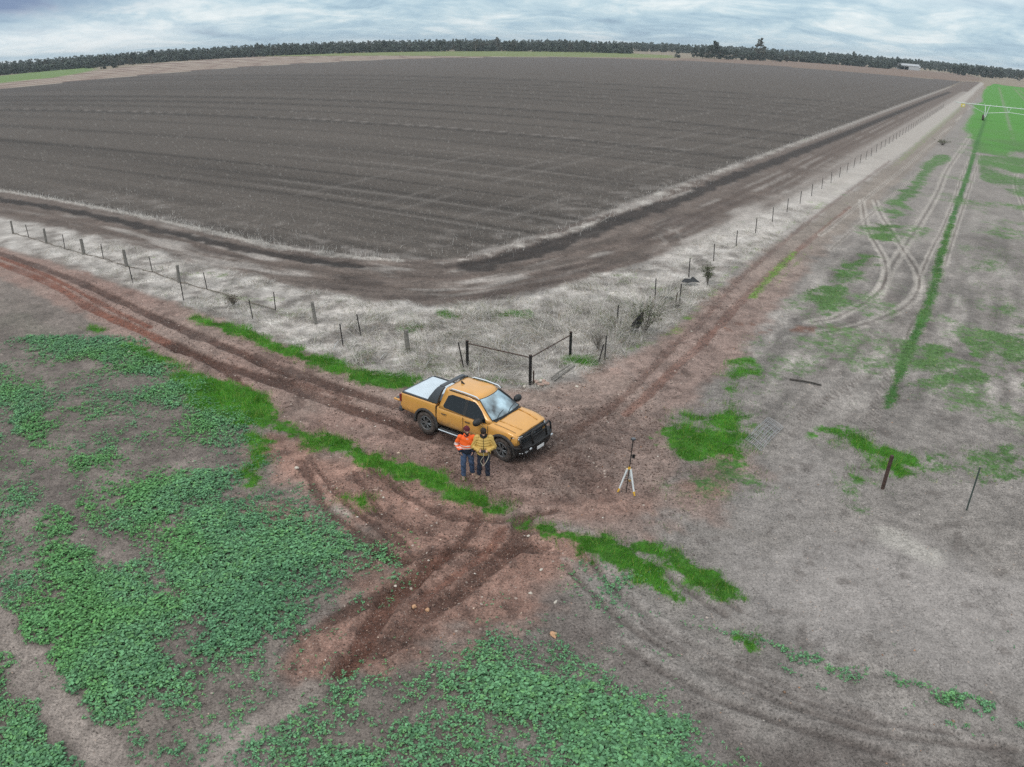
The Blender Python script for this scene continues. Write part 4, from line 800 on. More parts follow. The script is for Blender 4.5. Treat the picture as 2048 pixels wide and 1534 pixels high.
def build_debris():
    g = np.random.default_rng(51); X = []
    n = 60000; x = g.uniform(-22, 26, n); y = g.uniform(8, 44, n); k = in_view(x, y); x, y = x[k], y[k]
    rd = np.maximum(np.maximum(pmask(x, y, ROAD_L, .3), pmask(x, y, ROAD_R, .3)*.8), pmask(x, y, RED_LOW, .3)*1.2); lu = green_masks(x, y, None)[0]; st = pmask(x, y, STRAW, .3)
    def lumps(name, x, y, size, col, m, label, cat, squash):
        n = len(x); z = ground_h(x, y); V = []; 
        oct_ = np.array([(1,0,0),(.3,.95,.1),(-.8,.55,0),(-.75,-.6,.1),(.35,-.9,0),(.1,.05,1),(0,0,-.5)], float)
        F = np.array([(0,1,5),(1,2,5),(2,3,5),(3,4,5),(4,0,5),(1,0,6),(2,1,6),(3,2,6),(4,3,6),(0,4,6)])
        a = g.uniform(0, 6.28, n); sx = size*g.uniform(.7, 1.3, n); sy = size*g.uniform(.5, 1., n); sz = size*squash*g.uniform(.6, 1.2, n)
        P = oct_[None]*g.uniform(.75, 1.25, (n,7,1)); px = P[...,0]*sx[:,None]; py = P[...,1]*sy[:,None]
        V = np.stack([x[:,None]+px*np.cos(a)[:,None]-py*np.sin(a)[:,None], y[:,None]+px*np.sin(a)[:,None]+py*np.cos(a)[:,None], z[:,None]+P[...,2]*sz[:,None]+sz[:,None]*.15], -1).reshape(-1,3)
        Fi = (np.arange(n)[:,None,None]*7+F[None]).reshape(-1,3); c = np.repeat(col, 7, 0)
        tag(mesh_np(name, V, Fi, m, None, False, {'Col': np.hstack([c, np.ones((len(c),1))])}), label, cat, kind='stuff')
    sp1 = fbm(x, y, 1.6, 3, 55)
    k = (g.random(len(x)) < (.035*rd+.004)*(1+1.5*sst(0,.8,sp1))) & (lu < .2) & (st < .5); n = k.sum()
    pal = np.array([C(214,190,170), C(196,150,120), C(222,212,200), C(170,128,104), C(150,120,100)])
    lumps('gravel', x[k], y[k], g.uniform(.012, .038, n)*np.where(g.random(n) < .1, 1.5, 1), pal[g.integers(0, 5, n)]*g.uniform(.7, 1.1, n)[:,None], vcol_mat('pebble', .8), 'small pale and pinkish pebbles strewn over the red tracks', 'gravel', .6)
    # mud crumbs thrown up beside the ruts
    A = []
    for p, hw, dep, rdn in RUTS:
        P = smooth_line(p, 5)
        for i in range(len(P)-1):
            L = math.hypot(*(P[i+1]-P[i])); k = int(L*26)
            if math.hypot(*P[i]) > 50: continue
            t = g.random(k); q = P[i][None]+(P[i+1]-P[i])[None]*t[:,None]; nr = np.array([-(P[i+1]-P[i])[1], (P[i+1]-P[i])[0]])/max(L, 1e-6)
            A.append(q+nr[None]*(g.normal(0, 1.15, k)*hw)[:,None])
    n = 3200; th = g.uniform(0, 6.28, n); rr = 3.6*g.random(n)**.6; A.append(np.stack([1.8+rr*np.cos(th)*1.3, 23.6+rr*np.sin(th)*.9], -1))
    n = 26000; xx = g.uniform(-20, 24, n); yy = g.uniform(8, 34, n); k = in_view(xx, yy) & (pmask(xx, yy, STRAW, .3) < .3) & (fbm(xx, yy, .9, 3, 59) > .2) & (xx < 4+.3*(yy-14)); A.append(np.stack([xx[k], yy[k]], -1))
    A = np.concatenate(A); k = (green_masks(A[:,0], A[:,1], None)[0] < .3) & (A[:,1] > 8); A = A[k]; n = len(A)
    lr = np.maximum(pmask(A[:,0], A[:,1], ROAD_L, .3), pmask(A[:,0], A[:,1], RED_LOW, .5))[:,None]; base = C(96,78,70)[None]*lr+C(104,95,89)[None]*(1-lr)
    lumps('soil_clods', A[:,0], A[:,1], g.uniform(.012, .04, n), base*g.uniform(.75, 1.35, n)[:,None], vcol_mat('clod', .95), 'dark crumbs and clods of churned mud along the ruts', 'clods', .7); print('clods', n)
build_leaves(); build_grass(); build_straw(); build_debris()

# ------------------------------------------------------------------ fences
M_WOOD = mat('weathered_post', (.19,.175,.155), .9, var=.35, scale=14, bump=.01, bscale=30)
M_STEEL = mat('dark_steel_picket', (.035,.03,.028), .7, var=.3, scale=6)
M_RUST = mat('rusty_steel', (.075,.045,.035), .75, .2, var=.4, scale=9, bump=.002)
M_WIRE = mat('fence_wire', (.22,.21,.2), .5, .7, var=.1)
M_BLACK = mat('black_steel', (.018,.017,.017), .55, .2, var=.25, scale=10)
def picket_mb(h, lean=(0,0)):
    b = MB()                                                   # star-section steel picket
    for k in range(3):
        a = k*2*math.pi/3+.4; d = Vector((math.cos(a), math.sin(a), 0)); n = Vector((-d.y, d.x, 0)); top = Vector((lean[0], lean[1], h))
        q = [Vector((0,0,-.1)), top]; b.loft([[p-n*.004, p+n*.004, p+d*.032+n*.003, p+d*.032-n*.003] for p in q])
    return b
def wood_mb(h, r=.085, lean=(0,0), seed=0):
    g = random.Random(seed); b = MB(); n = 9; rings = []
    jag = [g.uniform(-.05, .02) for _ in range(n)]; rr = [r*g.uniform(.82, 1.15) for _ in range(n)]
    for t in (0, .15, .5, .85, 1):
        rings.append([(lean[0]*t+rr[k]*(1.1-.15*t)*math.cos(6.283*k/n), lean[1]*t+rr[k]*(1.1-.15*t)*math.sin(6.283*k/n), -.12+(h+.12)*t+(jag[k] if t == 1 else 0)) for k in range(n)])
    return b.loft(rings)
def post_child(mb, name, m, root, x, y):
    o = mb.build(name, m, root); o.location = (x-root.location.x, y-root.location.y, gz(x, y)); return o
def wires(root, pts, zs, r=.0028, sag=.03, name='wire'):
    for z in zs:
        b = MB()
        for (x0,y0),(x1,y1) in zip(pts[:-1], pts[1:]):
            n = 3; b.tube([(x0+(x1-x0)*i/n-root.location.x, y0+(y1-y0)*i/n-root.location.y, z-sag*math.sin(math.pi*i/n)) for i in range(n+1)], r, 4, False)
        b.build(name, M_WIRE, root)
W = [(-4.555,31.980),(-9.506,35.528),(-19.454,42.694),(-24.536,46.291),(-29.398,49.680),(-34.423,53.214),(-39.497,56.705),(-44.428,60.1),(-50.013,63.9)]
S = [(-7.014,33.972),(-12.102,37.514),(-17.141,41.143),(-22.112,44.859),(-27.216,48.303),(-31.808,51.324),(-37.116,55.172),(-41.882,58.303)]
fl = empty('wire_fence', (W[0][0], W[0][1], 0), 0, 'old fence mixing grey wooden posts and thin pickets, left of the pickup', 'fence')
g = random.Random(3)
for i, (x, y) in enumerate(W): post_child(wood_mb(1.08+g.uniform(-.06,.06), .095+g.uniform(-.015,.02), (g.uniform(-.12,.02), g.uniform(-.06,.06)), i), 'wooden_post', M_WOOD, fl, x, y)
for x, y in S: post_child(picket_mb(1.0+g.uniform(-.04,.06), (g.uniform(-.14,.0), g.uniform(-.04,.04))), 'steel_picket', M_STEEL, fl, x, y)
allp = sorted(W+S, key=lambda p: -p[0]); wires(fl, allp, (.32, .6, .88))
b = MB(); pp = allp[3:14]                       # trash of straw and soil caught along the bottom wire
for (x0,y0),(x1,y1) in zip(pp[:-1], pp[1:]):
    b.tube([(x0+(x1-x0)*t-W[0][0], y0+(y1-y0)*t-W[0][1], .06+.05*math.sin(9*t+x0)) for t in (0,.25,.5,.75,1)], [.02,.035,.015,.04,.02], 6, False)
b.build('bottom_debris', mat('wire_debris', (.20,.17,.14), .95, var=.5, scale=12, bump=.03, bscale=20), fl)
NP = [(-7.600,32.698),(-12.930,36.284),(-17.800,39.258),(-22.395,42.659)]
f2 = empty('steel_picket_fence', (NP[0][0], NP[0][1], 0), 0, 'second, shorter row of thin black steel pickets between the old fence and the rutted road', 'fence')
for x, y in NP: post_child(picket_mb(.98+g.uniform(-.05,.1), (g.uniform(-.1,-.02), g.uniform(-.04,.04))), 'steel_picket', M_STEEL, f2, x, y)
wires(f2, NP, (.4, .8))
RP = [(3.953,31.139),(4.992,35.449),(7.539,39.666),(10.241,43.918)]
RX = [RP[0], RP[1], RP[2], RP[3]]+[(12.625+2.5377*i, 47.6665+4.0261*i) for i in range(0, 46)]
f3 = empty('wire_fence', (RX[1][0], RX[1][1], 0), 0, 'long straight fence of dark steel pickets beside the right-hand track', 'fence')
for i, (x, y) in enumerate(RX): post_child(picket_mb(1.12+g.uniform(-.05,.05), (g.uniform(-.05,.05), g.uniform(-.05,.05))), 'steel_picket', M_STEEL, f3, x, y)
wires(f3, RX, (.3, .6, .95), .003)
# corner strainer assembly
CP = [(0.716,28.586),(-1.865,30.352),(2.497,31.536)]
cs = empty('corner_fence_frame', (CP[0][0], CP[0][1], 0), 0, 'V-shaped dark steel corner frame of three posts and two rusty rails behind the orange pickup', 'fence frame')
cs_h = (1.27, 1.17, 1.13)
for (x, y), h_ in zip(CP, cs_h):
    m_ = MB(); m_.tube([(0,0,-.1),(0,0,h_)], .062, 12); o = post_child(m_, 'strainer_post', M_BLACK, cs, x, y)
    m_ = MB(); m_.tube([(0,0,h_),(0,0,h_+.012)], .066, 12); c_ = m_.build('post_cap', M_RUST, o)
c0 = Vector((0,0,1.2))
for k in (1, 2):
    e = Vector((CP[k][0]-CP[0][0], CP[k][1]-CP[0][1], cs_h[k]-.08)); d = (e-c0).normalized()*.06
    MB().tube([c0+d, e-d], .025, 8).build('top_rail', M_RUST, cs)
    for z in (.35, .62, .9):
        MB().tube([Vector((0,0,z))+Vector((d.x,d.y,0)), Vector((e.x,e.y,z))-Vector((d.x,d.y,0))], .0028, 4, False).build('wire', M_WIRE, cs)
MB().tube([(CP[1][0]-CP[0][0]+.06, CP[1][1]-CP[0][1]-.03, 1.05), (-.08, .02, .12)], .006, 4, False).build('diagonal_wire', M_WIRE, cs)
def lone(name, mb, m, x, y, label, cat): o = mb.build(name, m); o.location = (x, y, gz(x, y)); tag(o, label, cat); return o
(x, y), = [(-2.006,30.244)]; lone('steel_picket', picket_mb(1.12, (-.22,.03)), M_STEEL, x, y, 'leaning steel picket against the left post of the corner frame', 'picket')
(x, y), = [(3.644,30.841)]; lone('steel_picket', picket_mb(.82, (.2,.05)), M_STEEL, x, y, 'short picket leaning to the right beside the first picket of the right-hand fence', 'picket')
(x, y), = [(8.792,39.297)]; lone('steel_picket', picket_mb(1.0, (.03,.02)), M_STEEL, x, y, 'upright picket in front of the right-hand fence under the larger black plastic sheet', 'picket')
(x, y), = [(8.451,38.691)]; lone('steel_picket', picket_mb(.72, (.06,.02)), M_RUST, x, y, 'stubby rusty picket beside the smaller black plastic scrap', 'picket')
(x, y), = [(0.835,28.588)]; lone('steel_picket', picket_mb(.62, (.02,.0)), M_RUST, x, y, 'short rusty picket right beside the corner post, over the heap of stones', 'picket')
(x, y), = [(11.997,20.762)]; 
lone('rusty_post', MB().tube([(0,0,-.1),(.02,0,.5),(.06,.0,1.22)], .062, 12), M_RUST, x, y, 'thick rusty pipe post leaning right, standing alone in the right paddock', 'post')
(x, y), = [(14.296,19.366)]; lone('steel_picket', picket_mb(1.55, (.03,.0)), mat('green_steel', (.06,.08,.07), .6), x, y, 'tall thin green-black picket alone at the right edge beyond the rusty post', 'picket')
# ------------------------------------------------------------------ shrubs
def leafclump(b, c, r, n, size, g):
    for _ in range(n):
        d = Vector((g.gauss(0,1), g.gauss(0,1), g.gauss(0,1))).normalized()*r*g.random()**.4; p = Vector(c)+Vector((d.x, d.y, d.z*.8))
        a = Vector((g.gauss(0,1), g.gauss(0,1), g.gauss(0,.6))).normalized()*size*g.uniform(.6,1.3); s = a.cross(Vector((g.gauss(0,1), g.gauss(0,1), g.gauss(0,1)))).normalized()*size*.35
        b.add([p-a, p+s, p+a, p-s], [(0,1,2,3)])
M_TWIG = mat('grey_twig', (.17,.15,.13), .9, var=.3); M_OLIVE = mat('olive_leaf', (.085,.10,.045), .7, var=.4, scale=4); M_DEAD = mat('dead_leaf', (.16,.135,.10), .9, var=.4, scale=6)
def shrub(loc, h, w, nst, nleaf, label, name='shrub', leaf=M_OLIVE, seed=0, lean=0., lsize=.05):
    g = random.Random(seed); r = empty(name, (*loc, gz(*loc)), 0, label, 'shrub'); tw = MB(); lf = MB()
    for i in range(nst):
        a = g.uniform(0, 6.283); sp = g.uniform(.1, 1)*w*.5; H_ = h*g.uniform(.6, 1); p = [Vector((0,0,-.03))]
        for k in (1, 2, 3): p.append(Vector((math.cos(a)*sp*(k/3)**1.2+lean*k/3+g.uniform(-.05,.05), math.sin(a)*sp*(k/3)**1.2+g.uniform(-.05,.05), H_*k/3)))
        tw.tube(p, [.018,.012,.008,.004], 5, False)
        for j in range(6):
            q = p[2].lerp(p[3], g.random()) if g.random() < .6 else p[1].lerp(p[2], g.random()); e = q+Vector((g.gauss(0,.13), g.gauss(0,.13), g.uniform(0,.2)))
            tw.tube([q, e], [.006,.003], 4, False)
            leafclump(lf, e, .12, nleaf, lsize, g)
    tw.build('stems', M_TWIG, r); lf.build('foliage', leaf, r); return r
(a1,), (a2,), (a3,) = [(6.170,34.509)], [(11.046,42.524)], [(3.787,32.318)]
shrub(a1, 1.75, 2.1, 24, 5, 'largest scraggly olive shrub by the right-hand fence, its base wrapped in dark mesh', seed=4, lean=.15)
shrub(a2, 1.35, .75, 16, 7, 'narrow upright grey-green shrub against the right-hand fence beyond the black sheets', seed=5)
shrub(a3, .8, .9, 18, 2, 'small bare grey shrub left of the leaning picket at the start of the right-hand fence', 'dead_shrub', M_DEAD, 6, lsize=.03)
(a4,), (a5,), (a6,), (a7,) = [(8.399,38.210)], [(-14.617,38.352)], [(5.821,43.173)], [(-7.197,32.234)]
shrub(a4, .35, .9, 14, 1, 'low bare twiggy bush at the foot of the two pickets by the black plastic', 'dead_shrub', M_DEAD, 7, lsize=.03)
shrub(a5, .5, .6, 14, 6, 'tuft of tan dry weed below the gap in the old left fence', 'dead_shrub', M_DEAD, 8, lsize=.05)
(a8,), = [[(22.733,75.7)]] if False else [[(69.7,124.1)]]
shrub(a8, .9, 4.5, 30, 3, 'dark low bush out in the right paddock beside the track', 'shrub', M_OLIVE, 9, lsize=.07)
# mesh guard and black plastic
M_PLAS = mat('black_plastic', (.012,.012,.013), .5, var=.3, bump=.01)
def sheet(loc, pts, label, z=.0, name='plastic_sheet'):
    g = random.Random(len(pts)); b = MB(); n = len(pts); cx = sum(p[0] for p in pts)/n; cy_ = sum(p[1] for p in pts)/n; cz = sum(p[2] for p in pts)/n
    mids = [(cx+(p[0]-cx)*.55, cy_+(p[1]-cy_)*.55, cz+(p[2]-cz)*.5+g.uniform(-.04,.07)) for p in pts]
    V = pts+mids+[(cx,cy_,cz+.05)]; f = [(i, (i+1)%n, n+(i+1)%n, n+i) for i in range(n)]+[(n+i, n+(i+1)%n, 2*n) for i in range(n)]
    b.add(V, f); o = b.build(name, M_PLAS); m_ = o.modifiers.new('t', 'SOLIDIFY'); m_.thickness = .012; o.location = (*loc, gz(*loc)+z); return tag(o, label, 'plastic sheet')
(l1,), (l2,), (l3,) = [(9.900,42.447)], [(8.187,39.498)], [(5.789,34.497)]
sheet(l1, [(-.42,-.1,.10),(-.2,.2,.22),(.15,.22,.2),(.3,.3,.32),(.62,-.2,.12),(.2,-.25,.16),(-.1,-.28,.1)], 'larger black plastic sheet draped over straw near the right-hand fence', .1)
sheet(l2, [(-.4,.15,.14),(-.1,.1,.1),(.1,.12,.12),(.35,.05,.08),(.3,-.12,.05),(-.05,-.12,.08)], 'smaller torn black plastic scrap on the straw behind the shrub', .04)
sheet(l3, [(-.28,0,.02),(-.22,.05,.5),(.0,.08,.75),(.3,.1,1.15),(.28,.06,.6),(.05,.02,.1)], 'black plastic tree guard leaning inside the largest shrub', 0, 'tree_guard')
# steel mesh panel lying on the grass
(q0,), (q1,), (q2,) = [(8.207,24.017)], [(9.557,25.734)], [(9.891,24.929)]
mp = MB(); u = Vector((q1[0]-q0[0], q1[1]-q0[1], 0)); w_ = Vector((q2[0]-q1[0], q2[1]-q1[1], 0))
for i in range(12): p = w_*(i/11); mp.tube([p+Vector((0,0,.05+.03*math.sin(i))), p+u*.5+Vector((0,0,.10+.04*math.sin(i*2))), p+u+Vector((0,0,.06))], .0075, 5, False)
for i in range(8): p = u*(i/7); mp.tube([p+Vector((0,0,.06)), p+w_*.5+Vector((0,0,.1)), p+w_+Vector((0,0,.06))], .0075, 5, False)
o = mp.build('mesh_panel', mat('galvanised_wire', (.42,.42,.42), .5, .5)); o.location = (q0[0], q0[1], gz(*q0)); tag(o, 'bent galvanised steel mesh panel lying on the edge of the bright grass patch', 'mesh panel')
def stick(a, b_, r, m, label, z=.04, name='timber', bend=.03, cat='timber'):
    L = Vector((b_[0]-a[0], b_[1]-a[1], 0)); o = MB().tube([(0,0,0), L*.35+Vector((0,0,bend)), L*.7+Vector((bend*.5,0,bend)), L], [r, r*.95, r*.9, r*.7], 7).build(name, m); o.location = (a[0], a[1], gz(*a)+z); return tag(o, label, cat)
(a,), (b_,) = [(11.567,29.337)], [(12.771,28.755)]; stick(a, b_, .04, mat('dark_timber', (.06,.052,.045), .9, var=.4), 'dark length of timber lying flat on the grey dirt of the right paddock')
(a,), (b_,) = [(1.592,29.089)], [(2.426,30.438)]; stick(a, b_, .035, M_WOOD, 'upper of two fallen grey rails beside the heap of stones', .1)
(a,), (b_,) = [(1.687,28.943)], [(2.644,30.549)]; stick(a, b_, .03, M_WOOD, 'lower of two fallen grey rails beside the heap of stones', .04)
M_PIPE = mat('white_pipe', (.55,.54,.52), .5)
(a,), = [(-1.382,29.082)],; 
o = MB().tube([(0,0,-.05),(.03,.02,.4),(.07,.05,.78)], .016, 7).build('marker_pipe', M_PIPE); o.location = (*a, gz(*a)); tag(o, 'thin pale pipe standing up behind the cab of the pickup', 'pipe')
for (p0, p1), lb in (((( 761,722),(774,710)), 'pale broken stick lying in the straw left of the last wooden post'), (((851,738),(864,719)), 'pale stick propped in the straw right of the last wooden post'), (((668,702),(678,683)), 'pale stick leaning in the straw beside the nearest steel picket')):
    pass
def px_sticks():
    for a, b_, lb in (([(-5.632,30.993)][0], [(-5.452,31.672)][0], 'pale broken stick lying in the straw left of the nearest wooden post'), ([(-3.608,30.163)][0], [(-3.435,31.195)][0], 'pale stick propped in the straw right of the nearest wooden post'), ([(-7.894,32.108)][0], [(-7.904,33.139)][0], 'pale stick in the straw left of the nearest black picket')):
        stick(a, b_, .016, M_PIPE, lb, .08, 'stick', .05, 'stick')
px_sticks()
# ------------------------------------------------------------------ stones
def rock(x, y, s, color, label, group=None, seed=0, z=0., name='rock'):
    g = random.Random(seed); bm = bmesh.new(); bmesh.ops.create_icosphere(bm, subdivisions=2, radius=1)
    for v in bm.verts:
        k = 1+.22*math.sin(v.co.x*3+seed)+.18*math.sin(v.co.y*4+seed*2)+g.uniform(-.1,.1); v.co = Vector((v.co.x*s*k, v.co.y*s*.75*k, max(v.co.z, -.4)*s*.55*k))
    me = bpy.data.meshes.new(name); bm.to_mesh(me); bm.free(); me.materials.append(color); o = bpy.data.objects.new(name, me); COL.objects.link(o)
    o.location = (x, y, gz(x, y)+s*.18+z); o.rotation_euler = (g.uniform(-.2,.2), g.uniform(-.2,.2), g.uniform(0,6.3)); tag(o, label, 'rock', group); return o
M_OR = mat('orange_stone', (.52,.30,.17), .85, var=.25, scale=12); M_PA = mat('pale_stone', (.58,.52,.44), .85, var=.2, scale=12); M_PK = mat('pink_stone', (.45,.31,.25), .85, var=.3, scale=10)
for i, ((x, y), s, m_, lb) in enumerate([
  ([(1.043,14.248)][0], .105, M_OR, 'biggest orange stone, alone on the dark soil above the lower weed mat'),
  ([(-2.375,15.187)][0], .085, M_OR, 'larger of two orange stones between the muddy ruts'), ([(-2.050,15.179)][0], .07, M_OR, 'smaller of two orange stones between the muddy ruts'),
  ([(0.499,15.829)][0], .055, M_PA, 'round pale stone on dark soil right of the red ruts'), ([(1.132,15.479)][0], .06, M_PA, 'pale stone on dark soil, right of the round one'),
  ([(0.806,16.804)][0], .05, M_PA, 'small pale stone just below the tip of the muddy cross track'), ([(-2.977,16.073)][0], .045, M_PA, 'pale stone at the upper end of the deepest rut'),
  ([(-1.359,16.474)][0], .04, M_PK, 'small pink stone on the red soil between two ruts'), ([(0.499,18.404)][0], .055, M_PA, 'pale stone at the end of the short grass strip'),
  ([(-6.995,21.843)][0], .085, M_PA, 'flat cream stone on red soil right of the leafy tuft'), ([(-4.195,20.662)][0], .07, M_PK, 'pinkish flat stone below the long grass strip'),
  ([(-3.883,20.243)][0], .05, M_PA, 'pale stone just below the pinkish flat stone'), ([(-2.791,19.643)][0], .06, M_PK, 'pink stone near the lower side of the grass strip'),
  ([(-2.472,19.280)][0], .06, M_PK, 'pink stone left of the dark puddle mark in the red soil'), ([(-17.514,31.817)][0], .10, M_PA, 'white stone at the upper edge of the far leafy mat'),
  ([(-1.447,30.360)][0], .06, M_PA, 'cream stone in straw under the corner frame rail'), ([(0.495,28.391)][0], .09, M_PA, 'flat pale stone left of the corner post foot'),
  ([(8.542,34.999)][0], .05, M_PA, 'pale stone on the verge of the right-hand track'),([(2.583,28.525)][0], .08, M_PA, 'pale stone in front of the fallen rails')]):
    rock(x, y, s, m_, lb, seed=i)
for i in range(17):
    g = random.Random(i+90); a = g.uniform(0,6.28); d = .34*math.sqrt(g.random()); x = [(1.118,28.738)][0][0]+d*math.cos(a); y = [(1.118,28.738)][0][1]+d*.8*math.sin(a)
    rock(x, y, g.uniform(.06,.11), M_PK if i % 4 else M_PA, 'pink or cream stone in the heap at the foot of the corner post', 'stones heaped at the corner post', 100+i, .10*(.34-d)/.34)
# ------------------------------------------------------------------ pickup
M_PAINT = mat('orange_paint', (.72,.36,.085), .30, .10, var=.05, scale=2, coat=.7, second=((.17,.105,.075), .36, .74))
M_PAINT2 = mat('orange_paint_clean', (.72,.36,.085), .30, .10, var=.05, scale=3, coat=.7)
M_GLASS = mat('tinted_glass', (.008,.010,.012), .08, 0, var=.05, coat=.0, spec=.5)
M_WIND = mat('windscreen_glass', (.30,.41,.46), .12, .5, var=.9, scale=1.9, coat=1., spec=1.)  # mottled base colour imitates pale sky and cloud reflections
M_TRIM = mat('black_trim', (.02,.021,.022), .55, var=.15)
M_GREY = mat('dark_grey_trim', (.075,.082,.09), .4, .3, var=.08)
M_SIL = mat('silver_shutter', (.66,.74,.79), .42, .15, var=.05, scale=3)
M_RIM = mat('grey_rim', (.20,.20,.20), .4, .5, var=.2, scale=8, second=((.15,.11,.085), -.9, -.7))
M_TYRE = mat('muddy_tyre', (.075,.060,.052), .92, var=.45, scale=9, bump=.006, bscale=30)
M_RED = mat('tail_red', (.20,.012,.012), .2, coat=1.); M_LAMP = mat('headlight_lens', (.45,.48,.5), .12, .3, coat=1., var=.3, scale=14); M_WHITE = mat('white_paint', (.75,.75,.74), .5)
M_WELL = mat('wheel_well', (.015,.013,.012), .95)
CX_, CY_, CA_ = -2.44, 25.27, -.6159
def build_car():
    car = empty('pickup_truck', (CX_, CY_, 0.), CA_, 'orange dual-cab pickup with silver tray cover and black bull bar on the muddy junction', 'pickup')
    def half(pts): return [(p[0], p[1]) for p in pts]+[(-p[0], p[1]) for p in reversed(pts) if abs(p[0]) > 1e-6]
    def ring(x, pts): return [(x+(q[2] if len(q) > 2 else 0), q[0], q[1]) for q in [tuple(p) for p in pts]+[(-p[0],)+tuple(p[1:]) for p in reversed(pts) if abs(p[0]) > 1e-6]]
    # cab and bonnet hull
    nx = lambda x: x-.26*min(1, max(0, (x-3.3)/.55))
    def sec(x, w, zb, zbelt, ztop, zc):
        x = nx(x)
        return ring(x, [(0,zb),(.62*w,zb),(.90*w,zb+.04),(.985*w,zb+.16),(1.0*w,(zb+zbelt)/2+.02),(.985*w,zbelt-.16),(.965*w,zbelt-.05),(.925*w,zbelt+.0),(.84*w,ztop-.015),(.66*w,ztop+.018),(.45*w,ztop+.002),(0,zc)])
    st = [sec(.48,.935,.46,1.16,1.17,1.17), sec(.52,.95,.44,1.16,1.175,1.175), sec(1.5,.955,.44,1.15,1.16,1.165), sec(2.55,.955,.44,1.13,1.16,1.165), sec(2.78,.955,.45,1.12,1.185,1.20), sec(3.2,.955,.46,1.105,1.165,1.19),
          sec(3.6,.95,.48,1.08,1.13,1.155), sec(3.85,.93,.50,1.05,1.095,1.12), sec(4.0,.90,.52,1.00,1.055,1.08), sec(4.07,.86,.55,.95,1.00,1.02)]
    hull = MB().loft(st).build('body', M_PAINT, car)
    # wheel openings
    def cut(o, x, r=.475):
        c = MB(); c.tube([(x,-1.2,.41),(x,1.2,.41)], r, 40); co = c.build('cutter', M_WELL); co.parent = o.parent
        m = o.modifiers.new('b', 'BOOLEAN'); m.operation = 'DIFFERENCE'; m.object = co; m.solver = 'EXACT'; m.material_mode = 'TRANSFER'
        return co
    cs_ = [cut(hull, 3.27)]
    cc = MB().box((2.0,0,.3),(4.6,.9,.6)).build('cutter', M_WELL); cc.parent = car
    # tray
    def bsec(x, w, zb, zt): return ring(x, [(0,zb),(.7*w,zb),(.95*w,zb+.05),(1.0*w,zb+.2),(1.0*w,zt-.2),(.985*w,zt-.04),(.95*w,zt),(.80*w,zt+.002),(.78*w,zt-.03),(0,zt-.03)])
    bed = MB().loft([bsec(-1.19,.93,.60,1.22), bsec(-1.15,.945,.56,1.225), bsec(-.6,.955,.52,1.23), bsec(.15,.955,.47,1.23), bsec(.445,.95,.46,1.225)]).build('tray', M_PAINT, car)
    cs_.append(cut(bed, 0.))
    for o in (hull, bed):
        bake(o)
        b = o.modifiers.new('bv', 'BEVEL'); b.width = .012; b.segments = 2; b.limit_method = 'ANGLE'; b.angle_limit = R(40); o.modifiers.new('w', 'WEIGHTED_NORMAL')
        for p in o.data.polygons: p.use_smooth = True
    for c in cs_+[cc]: bpy.data.objects.remove(c, do_unlink=True)
    # underbody so that no light passes under the cab
    MB().box((1.6,0,.42),(4.6,1.3,.2)).build('chassis', M_WELL, car)
    # greenhouse
    def y_at(z): t = (z-1.13)/.62; return .905-.245*t-.03*t*t
    def f_at(z): t = (z-1.16)/.58; return 2.86-.84*t-.03*math.sin(math.pi*min(max(t,0),1))
    def r_at(z): t = (z-1.13)/.62; return .50+.12*t
    rings = []
    for z in (1.13,1.25,1.40,1.55,1.68,1.745):
        yy, xf, xr = y_at(z), f_at(z), r_at(z); c = .10
        rings.append([(xr,-yy+c,z),(xr+c*.6,-yy,z),(1.2,-yy-.006,z),(1.8,-yy-.008,z),(xf-c*2.2,-yy+.015,z),(xf-c*.6,-yy+c*.9,z),(xf+.03,-yy*.5,z),(xf+.055,0,z),(xf+.03,yy*.5,z),(xf-c*.6,yy-c*.9,z),(xf-c*2.2,yy-.015,z),(1.8,yy+.008,z),(1.2,yy+.006,z),(xr+c*.6,yy,z),(xr,yy-c,z)])
    top = rings[-1]; r2 = [(1.4+(x-1.4)*.965, y*.93, z+.035) for x,y,z in top]; r3 = [(1.4+(x-1.4)*.80, y*.70, z+.058) for x,y,z in top]; r4 = [(1.4+(x-1.4)*.3, y*.3, z+.066) for x,y,z in top]
    MB().loft(rings+[r2,r3,r4]).build('cab_roof', M_PAINT2, car, smooth=True, bevel=.0)
    def side(poly_xz, s, off, name, m, parent=car, zr=None):
        b = MB(); rows = []
        n = len(poly_xz); c = (sum(p[0] for p in poly_xz)/n, sum(p[1] for p in poly_xz)/n)
        out = [(x, s*(y_at(z)+off), z) for x, z in poly_xz]; inn = [(x, s*(y_at(z)-.02), z) for x, z in poly_xz]
        b.loft([inn, out]); return b.build(name, m, parent)
    for s in (-1, 1):
        d1 = side([(.74,1.25),(.80,1.20),(1.60,1.165),(1.62,1.64),(1.56,1.665),(1.02,1.665),(.86,1.60)], s, .014, 'rear_door_window', M_GLASS)
        d2 = side([(1.73,1.16),(2.58,1.145),(2.52,1.25),(2.32,1.45),(2.13,1.58),(1.98,1.65),(1.74,1.665)], s, .014, 'front_door_window', M_GLASS)
        side([(1.60,1.165),(1.73,1.165),(1.74,1.66),(1.62,1.66)], s, .017, 'door_pillar', M_TRIM)
        MB().loft([[(.90,s*.918,1.135),(2.62,s*.918,1.105),(2.62,s*.905,1.135),(.90,s*.905,1.165)],[(.90,s*.955,1.125),(2.62,s*.955,1.095),(2.62,s*.945,1.115),(.90,s*.945,1.145)]]).build('belt_line', M_TRIM, car) if False else None
        # door seams
        for xs in (1.66, 2.70):
            MB().box((xs, s*.9565, .80),(.012,.012,.62)).build('door_seam', M_TRIM, car)
